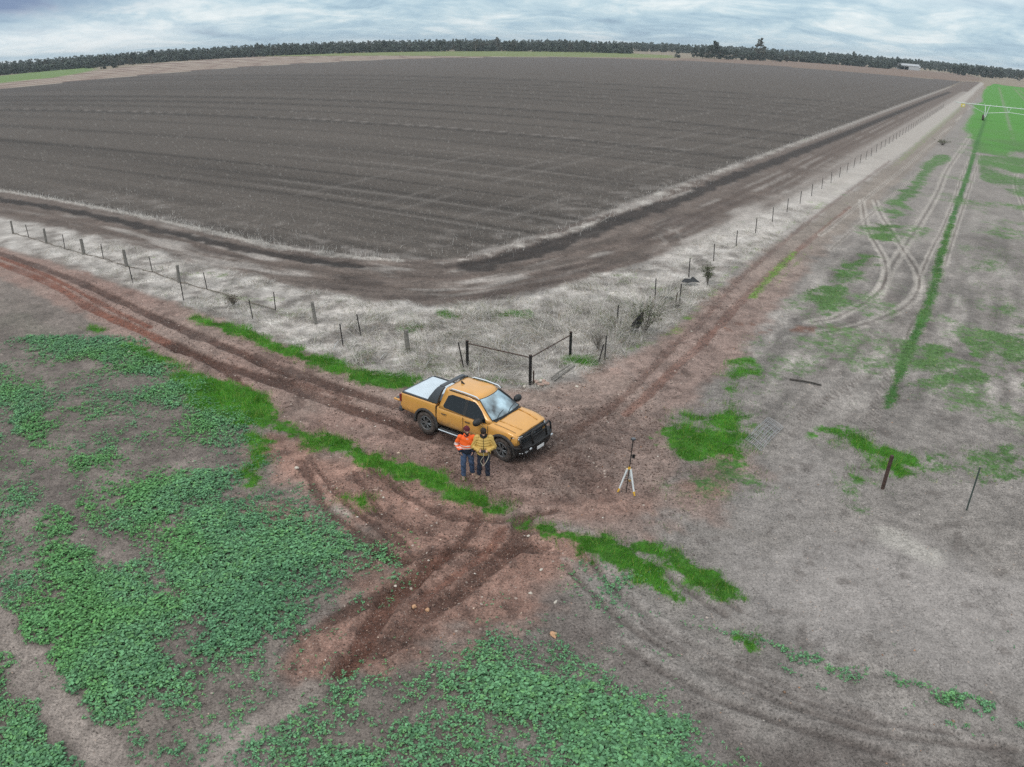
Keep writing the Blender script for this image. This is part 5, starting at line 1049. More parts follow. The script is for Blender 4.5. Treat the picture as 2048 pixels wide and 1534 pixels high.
        for xs in (.84, 1.86):
            h = MB().tube([(xs-.10,s*.962,1.0),(xs-.08,s*.99,1.0),(xs+.08,s*.99,1.0),(xs+.10,s*.962,1.0)], .016, 6).build('door_handle', M_TRIM, car)
        # sill step
        st_ = MB().box((1.62,s*1.0,.40),(1.95,.17,.05)).build('side_step', M_GREY, car, bevel=.015)
        MB().tube([(.68,s*1.08,.415),(2.58,s*1.08,.415)], .018, 6).build('step_edge', M_SIL, st_)
        for xs in (.95, 2.3): MB().box((xs,s*.86,.43),(.06,.2,.05)).build('step_bracket', M_TRIM, st_)
        # roof rail
        MB().tube([(.88,s*.585,1.80),(.95,s*.60,1.835),(1.5,s*.61,1.845),(1.98,s*.60,1.815),(2.10,s*.60,1.745)], [.02,.024,.024,.024,.012], 8, True, .8).build('roof_rail', M_SIL if s > 0 else M_SIL, car)
        MB().tube([(.84,s*.63,1.782),(1.5,s*.655,1.803),(2.12,s*.64,1.745)], .018, 6).build('roof_gutter', M_TRIM, car)
        # mirror
        mr_ = MB(); mr_.tube([(2.42,s*.93,1.13),(2.40,s*1.06,1.15)], .035, 8); mr_.build('mirror_arm', M_TRIM, car)
        MB().ellipsoid((2.42,s*1.15,1.24),(.12,.19,.13),14,10).build('wing_mirror', M_TRIM, car, smooth=True)
        # wheel arch flares
        for cx in (0., 3.27):
            rr = []; 
            for k in range(15):
                a = math.pi*(1.06-1.12*k/14); ca, sa = math.cos(a), math.sin(a)
                rr.append([(cx+.465*ca, s*.90, .41+.465*sa),(cx+.465*ca, s*.985, .41+.465*sa),(cx+.50*ca, s*.995, .41+.50*sa),(cx+.55*ca, s*.975, .41+.55*sa),(cx+.56*ca, s*.945, .41+.56*sa)])
            MB().loft(rr, True, True).build('wheel_arch', mat('arch_trim', (.05,.045,.042), .8, var=.4, scale=9) if 'arch_trim' not in bpy.data.materials else bpy.data.materials['arch_trim'], car, smooth=True)
        # tail lamp, sport bar sail, tray rail
        MB().box((-1.165,s*.925,1.06),(.10,.085,.30)).build('tail_light', M_RED, car, bevel=.02)
        MB().box((-.40,s*.845,1.243),(1.50,.10,.028)).build('tray_rail', M_TRIM, car, bevel=.008)
        MB().loft([[(.02,s*.90,1.25),(.49,s*.90,1.25),(.49,s*.76,1.25),(.02,s*.76,1.25)],[(.14,s*.865,1.45),(.53,s*.865,1.45),(.53,s*.74,1.45),(.14,s*.74,1.45)],[(.30,s*.76,1.70),(.58,s*.76,1.70),(.58,s*.62,1.70),(.30,s*.62,1.70)],[(.38,s*.66,1.80),(.62,s*.66,1.80),(.62,s*.54,1.80),(.38,s*.54,1.80)]]).build('sport_bar_leg', M_GREY, car, bevel=.015)
    MB().box((.46,0,1.80),(.17,1.2,.05)).build('sport_bar', M_GREY, car, bevel=.02)
    MB().box((.4625,0,.82),(.034,1.86,.70)).build('cab_gap_shade', M_WELL, car)  # near-black filler paints the shade between cab and tray
    # windscreen: curved pane lying on the sloping front of the cab
    rows = []
    for j in range(9):
        t = j/8; z = 1.215+(1.705-1.215)*t; yy = y_at(z)-.115-.02*t; xf = f_at(z); row = []
        for k in range(13):
            u = -1+2*k/12; row.append((xf+.072-.085*abs(u)**2.4-.012, u*yy, z+.012))
        rows.append(row)
    MB().loft(rows, False, False).build('windscreen', M_WIND, car, smooth=True)
    ed = MB(); r0 = rows[0]; rN = rows[-1]
    ed.tube([(p[0]+.004,p[1],p[2]+.002) for p in r0], .022, 6); ed.tube([(p[0]+.002,p[1],p[2]) for p in rN], .012, 6)
    for k in (0, 12): ed.tube([(r[k][0]+.004, r[k][1], r[k][2]) for r in rows], .014, 6)
    ed.build('windscreen_seal', M_TRIM, car)
    MB().box((2.80,0,1.205),(.16,1.42,.03)).build('cowl', M_TRIM, car, bevel=.008)
    for y0, y1 in ((-.62,-.05),(.02,.6)): MB().tube([(2.83,y0,1.235),(2.73,(y0+y1)/2,1.31),(2.68,y1,1.345)], .010, 5).build('wiper', M_TRIM, car)
    # bonnet lines
    for s in (-1, 1):
        MB().loft([[(2.88,s*.60,1.195),(2.88,s*.50,1.195),(2.88,s*.55,1.222)],[(3.5,s*.56,1.155),(3.5,s*.46,1.15),(3.5,s*.51,1.183)],[(3.98,s*.50,1.065),(3.98,s*.42,1.065),(3.98,s*.46,1.092)]]).build('bonnet_crease', M_PAINT2, car, smooth=True)
        MB().tube([(2.86,s*.80,1.188),(3.2,s*.80,1.168),(3.6,s*.79,1.132),(3.95,s*.76,1.078)], .006, 5).build('bonnet_seam', M_TRIM, car)
    # tray cover with ribs, tailgate let down
    MB().box((.31,0,1.25),(.30,1.5,.05)).build('cover_canister', M_GREY, car, bevel=.01)
    sh = MB().box((-.50,0,1.246),(1.26,1.56,.02)).build('tray_cover', M_SIL, car, bevel=.004)
    for i in range(19): MB().box((-1.09+i*.078,0,1.2575),(.010,1.54,.004)).build('cover_rib', bpy.data.materials.get('rib') or mat('rib', (.40,.45,.49), .45, .3), sh) if False else None
    rb = MB()
    for i in range(16): rb.box((-1.09+i*.078,0,1.2575),(.008,1.54,.004))
    rb.build('cover_ribs', mat('rib', (.50,.56,.60), .45, .2), sh)
    MB().box((-1.16,0,1.245),(.06,1.6,.03)).build('cover_end_rail', M_GREY, car, bevel=.008)
    tg = MB().box((-1.46,0,.79),(.50,1.50,.06)).build('tailgate', M_PAINT2, car, bevel=.015)
    MB().box((-1.45,0,.825),(.44,1.38,.012)).build('tailgate_liner', M_GREY, tg)
    MB().box((-1.195,0,1.0),(.02,1.48,.38)).build('tray_opening_shade', M_WELL, car)  # near-black plate on the closed tray end, painted shade of the opening
    MB().box((-1.30,0,.52),(.16,1.70,.15)).build('rear_bumper', M_GREY, car, bevel=.03)
    MB().tube([(-1.3,0,.45),(-1.48,0,.45)], .03, 8).build('tow_bar', M_TRIM, car)
    fin = MB(); fin.loft([[(.86,-.02,1.80),(1.02,-.02,1.80),(1.02,.02,1.80),(.86,.02,1.80)],[(.84,-.005,1.90),(.89,-.005,1.90),(.89,.005,1.90),(.84,.005,1.90)]]).build('aerial_fin', M_TRIM, car)
    # front: grille, lamps, bull bar
    MB().box((4.06,0,.80),(.10,1.20,.34)).build('grille', M_TRIM, car, bevel=.03)
    gb = MB()
    for z in (.70,.78,.86,.93): gb.box((4.115,0,z),(.02,1.10,.018))
    gb.build('grille_bars', M_GREY, car)
    for s in (-1, 1):
        hl = MB().loft([[(3.86,s*.93,.97),(3.86,s*.93,.78),(4.04,s*.80,.78),(4.04,s*.80,.99)],[(4.10,s*.60,.99),(4.10,s*.60,.76),(4.12,s*.62,.76),(4.12,s*.62,.99)]]).build('headlight', M_TRIM, car, bevel=.01)
        MB().ellipsoid((4.06,s*.73,.87),(.06,.08,.05)).build('headlight_lens', M_LAMP, hl, smooth=True)
        MB().tube([(3.93,s*.90,.93),(4.07,s*.78,.945),(4.125,s*.63,.95)], .013, 5).build('running_light', M_LAMP, hl)
    bb = MB()
    bb.loft([[(4.12,-.98,.40),(4.30,-.80,.36),(4.42,-.45,.36),(4.44,0,.36),(4.42,.45,.36),(4.30,.80,.36),(4.12,.98,.40),(3.95,.98,.42),(4.05,.5,.40),(4.05,-.5,.40),(3.95,-.98,.42)],
             [(4.14,-1.0,.66),(4.34,-.82,.68),(4.47,-.45,.68),(4.49,0,.68),(4.47,.45,.68),(4.34,.82,.68),(4.14,1.0,.66),(3.95,.98,.66),(4.05,.5,.68),(4.05,-.5,.68),(3.95,-.98,.66)]])
    bar = bb.build('bull_bar', M_BLACK, car, bevel=.03)
    for s in (-1, 1):
        MB().box((3.80,s*.955,.55),(.34,.09,.22)).build('bar_wing', M_BLACK, bar, bevel=.02)
        MB().tube([(4.26,s*.86,.66),(4.22,s*.88,.88),(4.18,s*.84,.94),(4.24,s*.60,.96),(4.30,s*.42,.98)], .034, 10).build('side_hoop', M_BLACK, bar, smooth=True)
        MB().tube([(4.40,s*.40,.66),(4.34,s*.41,.95),(4.33,s*.38,1.04),(4.33,s*.30,1.08)], .036, 10).build('bar_upright', M_BLACK, bar, smooth=True)
        MB().ellipsoid((4.455,s*.62,.60),(.03,.07,.045)).build('bar_lamp', M_LAMP, bar, smooth=True)
        MB().box((4.36,s*.72,.50),(.05,.12,.04)).build('fog_lamp', M_LAMP, bar)
        for k in range(3): MB().ellipsoid((4.29-.04*k,s*(.845+.035*k),.47),(.014,.016,.014),8,6).build('vent_hole', M_LAMP, bar)
    MB().tube([(4.33,-.32,1.08),(4.34,0,1.09),(4.33,.32,1.08)], .038, 10).build('top_hoop', M_BLACK, bar, smooth=True)
    MB().tube([(4.36,-.40,.92),(4.37,0,.93),(4.36,.40,.92)], .022, 8).build('middle_bar', M_BLACK, bar)
    MB().ellipsoid((4.145,0,.86),(.02,.13,.055)).build('badge', M_LAMP, car, smooth=True)
    pl = MB().box((4.50,-.12,.50),(.012,.37,.11),Matrix.Rotation(-.04,3,'Z')).build('number_plate', M_WHITE, bar)
    # wheels
    def wheel(x, s, steer=0):
        w = MB(); prof = [(.225,-.09),(.27,-.125),(.34,-.138),(.385,-.125),(.402,-.09),(.404,0),(.402,.09),(.385,.125),(.34,.138),(.27,.125),(.225,.09)]
        w.lathe(prof, (0,0,0), 'y', 44);
        tr = w
        for k in range(44):
            a = 2*math.pi*k/44; rot = Matrix.Rotation(-a, 3, 'Y')
            for yy, off in ((-.085,0),(.085,.5)):
                a2 = 2*math.pi*(k+off)/44; tr.box((.403*math.cos(a2), yy, .403*math.sin(a2)),(.022,.075,.032),Matrix.Rotation(-a2,3,'Y'))
        o = w.build('wheel', M_TYRE, car, smooth=True); o.location = (x, s*.835, .402); o.rotation_euler = (0, 0, steer)
        rm = MB(); rm.lathe([(.262,s*.120),(.250,s*.128),(.238,s*.118),(.225,s*.06),(.225,-s*.08)], (0,0,0), 'y', 40)
        for k in range(6):
            for dd in (-.17, .17):
                a = 2*math.pi*k/6+dd; a0 = 2*math.pi*k/6+dd*.25; p0 = Vector((.05*math.cos(a0), s*.10, .05*math.sin(a0))); p1 = Vector((.235*math.cos(a), s*.112, .235*math.sin(a))); rm.tube([p0, p0.lerp(p1,.5)+Vector((0,s*.012,0)), p1], [.020,.016,.018], 5)
        rm.tube([(0,s*.06,0),(0,s*.122,0)], .055, 14); rm.build('rim', M_RIM, o, smooth=False)
        MB().tube([(0,-s*.05,0),(0,s*.055,0)], .222, 28).build('brake_disc', M_WELL, o)
        return o
    for o in list(car.children_recursive):
        if o.type == 'MESH' and not o.name.startswith(('body', 'wheel')):
            for v in o.data.vertices: v.co.x = nx(v.co.x)
    for s in (-1, 1): wheel(0, s); wheel(3.27, s, -.12)
    return car
build_car()

# ------------------------------------------------------------------ people
M_SKIN = mat('skin', (.60,.36,.27), .6, var=.06); M_DENIM = mat('blue_denim', (.055,.085,.155), .85, var=.35, scale=9, bump=.004, bscale=25); M_NAVYJ = mat('dark_jeans', (.017,.022,.040), .85, var=.3, scale=9, bump=.004, bscale=25)
M_BOOT = mat('muddy_boot', (.27,.19,.14), .9, var=.35, scale=20); M_HIVIS = mat('hi_vis_orange', (.95,.13,.012), .7, var=.08, scale=7, bump=.004, bscale=18); M_NAVY = mat('navy_fleece', (.012,.018,.035), .85, var=.2, bump=.003)
M_REFL = mat('reflective_tape', (.80,.60,.55), .4, .1, var=.05); M_MUST = mat('mustard_puffer', (.60,.39,.105), .7, var=.12, scale=6); M_HAIR = mat('dark_hair', (.022,.013,.009), .8, var=.4, scale=60, bump=.006, bscale=120)
M_BEAN = mat('maroon_knit', (.10,.012,.022), .9, var=.2, scale=60, bump=.004, bscale=150); M_BLK = mat('black_knit', (.012,.012,.013), .9, var=.2, bump=.004, bscale=120); M_EYE = mat('eye_dark', (.02,.015,.012), .3)
def limb(b, pts, rad, n=14, flat=1.):
    b.tube(pts, rad, n, True, flat)
    for p, r_ in zip(pts, rad): b.ellipsoid(p, (r_*.97,)*3, 10, 8)
def hand(b, wrist, d, palm_n, curl, side):
    """palm, four unequal curled fingers and a thumb leaving the side of the palm"""
    d = Vector(d).normalized(); n = Vector(palm_n).normalized(); s = d.cross(n).normalized()*side; w = Vector(wrist)
    pc = w+d*.05
    for k in range(4): q = w+s*(-.030+.020*k); b.tube([q+d*.012, q+d*.088], [.017,.0125], 8)
    b.ellipsoid(pc, (.03,.03,.026), 10, 8)
    for k, L in enumerate((.066,.076,.072,.056)):
        q = w+s*(.030-.020*k)+d*.088; a = curl*.5; p1 = q+(d*math.cos(a)+n*math.sin(a))*L*.45; a = curl*1.25; p2 = p1+(d*math.cos(a)+n*math.sin(a))*L*.32; a = curl*1.9; p3 = p2+(d*math.cos(a)+n*math.sin(a))*L*.26
        b.tube([q-d*.01, p1, p2, p3], [.0105,.0095,.0088,.0065], 8)
    t0 = w+s*.030+d*.022; t1 = t0+s*.022+d*.022+n*.012; t2 = t1+d*.032+n*.012+s*.004; b.tube([w+s*.012+d*.012, t0, t1, t2], [.014,.0135,.0115,.008], 8)
def head_parts(b, c, yaw, pitch):
    """skull, jaw, nose, ears and neck in a head frame; returns the frame"""
    Rm = Matrix.Rotation(yaw, 3, 'Z') @ Matrix.Rotation(pitch, 3, 'X'); P = lambda x, y, z: Vector(c)+Rm @ Vector((x,y,z))
    b.ellipsoid(P(0,.012,.02), (.078,.098,.105), 16, 12, Rm); b.ellipsoid(P(0,-.022,-.045), (.060,.068,.068), 14, 10, Rm); b.ellipsoid(P(0,-.062,-.078), (.030,.028,.024), 10, 8, Rm)
    b.tube([P(0,-.082,.012), P(0,-.108,-.020), P(0,-.090,-.028)], [.010,.016,.012], 8)
    for s in (-1, 1): b.ellipsoid(P(s*.080,.012,-.005), (.012,.022,.032), 8, 8, Rm); b.ellipsoid(P(s*.018,-.090,-.026), (.010,.010,.009), 8, 6, Rm)
    b.tube([P(-.024,-.083,-.056), P(0,-.093,-.056), P(.024,-.083,-.056)], [.006,.009,.006], 8)
    b.tube([P(-.04,-.084,.024), P(0,-.094,.026), P(.04,-.084,.024)], [.010,.012,.010], 8)
    return P, Rm
def person_one(loc):
    r = empty('person', (*loc, gz(*loc)), 0, 'person in maroon beanie and orange hi-vis jumper with hands in pockets, standing by the pickup', 'person')
    hc = (0.01,-.03,1.665); b = MB(); P, Rm = head_parts(b, hc, .30, .22)
    limb(b, [(0,.02,1.47),(0.005,0.0,1.60)], [.062,.056]); b.tube([(0,0,.92),(0,0,1.15),(0,.01,1.40),(0,.02,1.50)], [.13,.135,.14,.06], 14)
    ft = {-1: Vector((-.115,-.08,.06)), 1: Vector((.15,.12,.06))}; kn = {-1: Vector((-.115,-.10,.50)), 1: Vector((.135,.02,.50))}; hp = {-1: Vector((-.095,0,.93)), 1: Vector((.095,0,.93))}
    sh = {-1: Vector((-.20,.01,1.43)), 1: Vector((.20,.01,1.43))}; el = {-1: Vector((-.335,.03,1.17)), 1: Vector((.33,.05,1.17))}; wr = {-1: Vector((-.20,-.13,.99)), 1: Vector((.20,-.12,.99))}
    for s in (-1, 1):
        limb(b, [hp[s], kn[s], ft[s]], [.078,.052,.040]); limb(b, [sh[s], el[s], wr[s]], [.052,.040,.030]); hand(b, wr[s], (-s*.35,-.12,-1), (-s,0,0), .3, s)
        limb(b, [ft[s], ft[s]+Vector((.02*s,-.10,-.02))], [.038,.032])
    organic(b, 'body', M_SKIN, r, .009, 3)
    for s in (-1, 1): MB().ellipsoid(P(s*.031,-.083,.004), (.011,.008,.008), 8, 6, Rm).build('eye', M_EYE, r, smooth=True)
    t = MB(); 
    for s in (-1, 1): limb(t, [hp[s]+Vector((0,0,.04)), kn[s]+Vector((0,-.01,0)), ft[s]+Vector((0,.0,.05))], [.112,.088,.078])
    t.ellipsoid((0,.01,.96), (.185,.145,.12)); organic(t, 'jeans', M_DENIM, r, .012, 4, lambda c, n: c+n*.006*math.sin(c.z*34+c.x*20))
    j = MB(); j.loft([[(rx*math.cos(a), .01+ry*math.sin(a), z) for a in [k*math.pi/8 for k in range(16)]] for z, rx, ry in ((.88,.195,.155),(.98,.215,.175),(1.12,.225,.185),(1.28,.225,.165),(1.40,.205,.14),(1.48,.12,.10),(1.54,.085,.08))])
    for s in (-1, 1): limb(j, [sh[s]+Vector((0,0,-.01)), el[s], wr[s]+Vector((-s*.0,0,.0))], [.088,.076,.062])
    jo = organic(j, 'hi_vis_jumper', M_HIVIS, r, .012, 5, lambda c, n: c+n*.006*math.sin(c.z*30+c.x*17+c.y*11))
    jo.data.materials.append(M_NAVY); jo.data.materials.append(M_REFL)
    for p in jo.data.polygons:
        z = p.center.z; arm = abs(p.center.x) > .225; lim = 1.075+.02*math.sin(p.center.x*8)
        if z < lim: p.material_index = 1
        if (1.075 < z < 1.125 or 1.16 < z < 1.20) : p.material_index = 2
        if arm and z < 1.10: p.material_index = 1 if z < 1.04 else 0
        if arm and 1.19 < z < 1.245: p.material_index = 2
    # collar opening
    MB().tube([(-.06,-.055,1.50),(0,-.085,1.47),(.06,-.055,1.50),(.05,.05,1.55),(-.05,.05,1.55),(-.06,-.055,1.50)], .022, 8).build('collar', M_NAVY, r, smooth=True)
    bd = MB(); bd.ellipsoid(P(0,-.040,-.082), (.062,.062,.052), 14, 10, Rm); bd.ellipsoid(P(0,-.070,-.045), (.040,.030,.014), 12, 8, Rm); bd.ellipsoid(P(0,-.055,-.125), (.040,.040,.045), 12, 8, Rm)
    for s in (-1, 1): bd.ellipsoid(P(s*.062,-.020,-.045), (.020,.045,.055), 10, 8, Rm)
    organic(bd, 'beard', M_HAIR, r, .007, 2)
    bn = MB(); bn.ellipsoid(P(0,.016,.070), (.092,.108,.088), 18, 12, Rm); bn.tube([P(.090*math.cos(a),.016+.106*math.sin(a),.055) for a in [k*math.pi/8 for k in range(17)]], .017, 8); organic(bn, 'beanie', M_BEAN, r, .008, 2)
    for s in (-1, 1):
        k = MB(); f = ft[s]; dx = -.06 if s < 0 else .11; dx = -.0 if s < 0 else .09; dy = -.17 if s < 0 else -.13
        f0 = Vector((f.x-dx*.25, f.y+.05, .045)); f1 = Vector((f.x+dx, f.y+dy, .035)); k.tube([f0, f0.lerp(f1,.5), f1], [.058,.060,.055], 12, True, .9); k.ellipsoid(f1, (.058,.062,.045)); k.tube([Vector((f.x,f.y,.05)), Vector((f.x,f.y,.16))], [.055,.052], 12); organic(k, 'boot', M_BOOT, r, .01, 2)
    return r
def person_two(loc):
    r = empty('person', (*loc, gz(*loc)), 0, 'person in mustard puffer jacket looking down at a handheld controller', 'person')
    hc = (0.0,-.075,1.64); b = MB(); P, Rm = head_parts(b, hc, .05, .62)
    limb(b, [(0,.02,1.45),(0,-.02,1.57)], [.062,.056]); b.tube([(0,0,.92),(0,0,1.15),(0,.01,1.40),(0,.02,1.50)], [.13,.135,.14,.06], 14)
    ft = {-1: Vector((-.16,.02,.06)), 1: Vector((.12,-.04,.06))}; kn = {-1: Vector((-.125,-.03,.50)), 1: Vector((.115,-.05,.50))}; hp = {-1: Vector((-.095,0,.92)), 1: Vector((.095,0,.92))}
    sh = {-1: Vector((-.20,.0,1.41)), 1: Vector((.20,.0,1.41))}; el = {-1: Vector((-.315,-.04,1.13)), 1: Vector((.315,-.04,1.13))}; wr = {-1: Vector((-.125,-.265,1.10)), 1: Vector((.125,-.265,1.10))}
    for s in (-1, 1):
        limb(b, [hp[s], kn[s], ft[s]], [.075,.050,.040]); limb(b, [sh[s], el[s], wr[s]], [.050,.038,.029]); hand(b, wr[s], (-s*.62,-.55,.12), (-s*.45,.3,-.7), .95, -1 if s > 0 else 1)
        limb(b, [ft[s], ft[s]+Vector((.02*s,-.10,-.02))], [.038,.032])
    organic(b, 'body', M_SKIN, r, .007, 2)
    for s in (-1, 1): MB().ellipsoid(P(s*.031,-.083,.004), (.011,.008,.008), 8, 6, Rm).build('eye', M_EYE, r, smooth=True)
    t = MB()
    for s in (-1, 1): limb(t, [hp[s]+Vector((0,0,.03)), kn[s], ft[s]+Vector((0,.0,.05))], [.108,.085,.076])
    t.ellipsoid((0,.01,.93), (.18,.14,.11)); organic(t, 'trousers', M_NAVYJ, r, .012, 4, lambda c, n: c+n*.006*math.sin(c.z*31+c.x*22))
    j = MB(); j.loft([[(rx*math.cos(a), .0+ry*math.sin(a), z) for a in [k*math.pi/8 for k in range(16)]] for z, rx, ry in ((.86,.20,.17),(.93,.23,.20),(1.08,.235,.205),(1.25,.235,.19),(1.38,.21,.155),(1.46,.13,.12),(1.51,.10,.10))])
    for s in (-1, 1): limb(j, [sh[s], el[s], wr[s].lerp(el[s], .12)], [.102,.092,.068])
    def puff(c, n):
        arm = abs(c.x) > .235 or c.y < -.20
        k = abs(math.sin(c.z*math.pi/.085)) if not arm else abs(math.sin((c.z*.7+abs(c.x))*math.pi/.09)); return c+n*(.020*(k-.4))
    organic(j, 'puffer_jacket', M_MUST, r, .011, 4, puff)
    MB().tube([(0,-.188,.90),(0,-.226,1.05),(0,-.215,1.22),(0,-.175,1.38),(0,-.125,1.46)], .007, 6).build('zip', M_BLK, r)
    co = MB(); co.tube([(.085*math.cos(a), .0+.095*math.sin(a)-.01, 1.50+.02*math.sin(a)) for a in [k*math.pi/8 for k in range(17)]], .035, 10); co.build('collar_lining', M_BLK, r, smooth=True)
    bd = MB(); bd.ellipsoid(P(0,-.038,-.078), (.060,.058,.048), 14, 10, Rm); bd.ellipsoid(P(0,-.070,-.044), (.036,.028,.012), 12, 8, Rm)
    for s in (-1, 1): bd.ellipsoid(P(s*.060,-.018,-.045), (.020,.042,.05), 10, 8, Rm)
    organic(bd, 'beard', M_HAIR, r, .007, 2)
    bn = MB(); bn.ellipsoid(P(0,.020,.058), (.094,.112,.100), 18, 12, Rm); organic(bn, 'hair', M_HAIR, r, .008, 2, lambda c, n: c+n*.006*math.sin(c.x*90)*math.sin(c.y*80))
    for s in (-1, 1):
        k = MB(); f = ft[s]; dx = -.07 if s < 0 else .03; dy = -.13 if s < 0 else -.17
        f0 = Vector((f.x-dx*.25, f.y+.05, .045)); f1 = Vector((f.x+dx, f.y+dy, .035)); k.tube([f0, f0.lerp(f1,.5), f1], [.058,.060,.055], 12, True, .9); k.ellipsoid(f1, (.058,.062,.045)); k.tube([Vector((f.x,f.y,.05)), Vector((f.x,f.y,.16))], [.055,.052], 12); organic(k, 'boot', M_BOOT, r, .01, 2)
    # handheld controller with cable, a thing of its own
    lx, ly = loc; cr = empty('remote_controller', (lx, ly-.325, gz(*loc)+1.115), 0, 'dark handheld drone controller held in both hands by the person in the mustard jacket', 'controller')
    MB().box((0,0,0),(.15,.09,.035),Matrix.Rotation(.5,3,'X')).build('housing', M_BLK, cr, bevel=.012)
    MB().box((0,-.012,.024),(.11,.065,.004),Matrix.Rotation(.5,3,'X')).build('screen', M_GLASS, cr)
    for s in (-1, 1): MB().tube([(s*.055,.02,.02),(s*.055,.015,.045)], .007, 8).build('control_stick', M_TRIM, cr); MB().tube([(s*.05,.045,.02),(s*.06,.075,.06)], .006, 6).build('antenna', M_TRIM, cr)
    cb = MB(); pts = [(0.0,-.04,-.02),(.01,-.06,-.13),(-.06,-.05,-.26),(-.08,-.04,-.36),(-.01,-.05,-.47),(.06,-.04,-.40),(.13,.0,-.28),(.17,.05,-.17),(.15,.09,-.10)]
    P_ = smooth_line(pts, 5); cb.tube([tuple(p) for p in P_], .0075, 6); o = cb.build('charging_cable', mat('cream_cable', (.55,.50,.38), .6)); o.location = (lx, ly-.325, gz(*loc)+1.115); tag(o, 'loop of cream cable hanging from the controller to the jacket pocket', 'cable')
    o = MB().box((0,0,0),(.06,.035,.10)).build('power_bank', M_BLK, None, bevel=.01); o.location = (lx+.165, ly-.225, gz(*loc)+.99); tag(o, 'small black power bank tucked in the side pocket of the mustard jacket', 'power bank')
    return r
p1, p2 = [(-1.392,21.604)][0], [(-0.864,21.522)][0]
person_one(p1); person_two(p2)

# ------------------------------------------------------------------ survey receiver on bipod
def build_receiver():
    (bx, by), = [(3.539,20.612)]
    t = empty('survey_bipod', (bx, by, gz(bx, by)), 0, 'black survey pole held by a silver tripod with yellow feet on the red dirt', 'tripod')
    fts = [(3.267,20.584),(3.770,20.355),(3.727,21.230)]; top = Vector((.075,0,1.78)); ap = top*(.86/1.78)
    MB().tube([(0,0,-.03), top*.5, top], [.013,.0155,.0155], 10).build('pole', M_BLACK, t)
    M_AL = mat('pale_aluminium', (.74,.78,.78), .45, .1); M_YE = mat('yellow_plastic', (.72,.42,.05), .5, var=.1)
    h = MB().tube([ap+Vector((-.003,0,-.03)), ap+Vector((.003,0,.05))], .036, 12).build('clamp_head', M_YE, t)
    MB().tube([ap+Vector((-.10,0,-.02)), ap+Vector((-.03,0,.0))], .018, 8).build('clamp_lever', M_YE, h)
    for i, (x, y) in enumerate(fts):
        f = Vector((x-bx, y-by, .02)); d = (f-ap).normalized(); off = Vector((d.x, d.y, 0)).normalized()*.055
        s_ = Vector((-off.y, off.x, 0)).normalized()*.018; lg = MB()
        lg.tube([ap+off, f-d*.12], [.032,.027], 8); l = lg.build('leg', M_AL, t)
        MB().tube([ap+off*.5, ap+off+d*.05], [.026,.026], 8).build('hinge', M_YE, l)
        MB().tube([f-d*.16, f-d*.02], [.030,.026], 8).build('foot', M_YE, l); MB().tube([f-d*.12+s_*3, f-d*.12-s_*3], .012, 6).build('foot_step', M_YE, l); MB().tube([f-d*.03, f+d*.03], [.01,.003], 6).build('spike', M_RUST, l)
    g_ = empty('gnss_receiver', (bx+top.x, by+top.y, gz(bx,by)+1.78), 0, 'square dark grey satellite receiver on top of the survey pole', 'receiver')
    MB().tube([(0,0,0),(0,0,.05)], [.02,.03], 10).build('mount', M_BLACK, g_)
    MB().box((0.01,0,.085),(.125,.125,.06),.5).build('housing', M_GREY, g_, bevel=.02)
    MB().box((.01,0,.117),(.10,.10,.006),.5).build('top_cap', mat('receiver_cap', (.12,.125,.135), .5), g_, bevel=.002)
    k = top*(1.30/1.78); c_ = empty('data_controller', (bx+k.x, by+k.y, gz(bx,by)+1.30), 0, 'small black data controller clamped halfway up the survey pole', 'controller')
    MB().tube([(0,0,0),(.05,-.02,0)], .012, 8).build('bracket', M_BLACK, c_)
    MB().box((.075,-.035,0),(.085,.03,.13)).build('housing', M_BLK, c_, bevel=.008); MB().box((.075,-.0515,.012),(.062,.004,.075)).build('screen', M_GLASS, c_)
build_receiver()

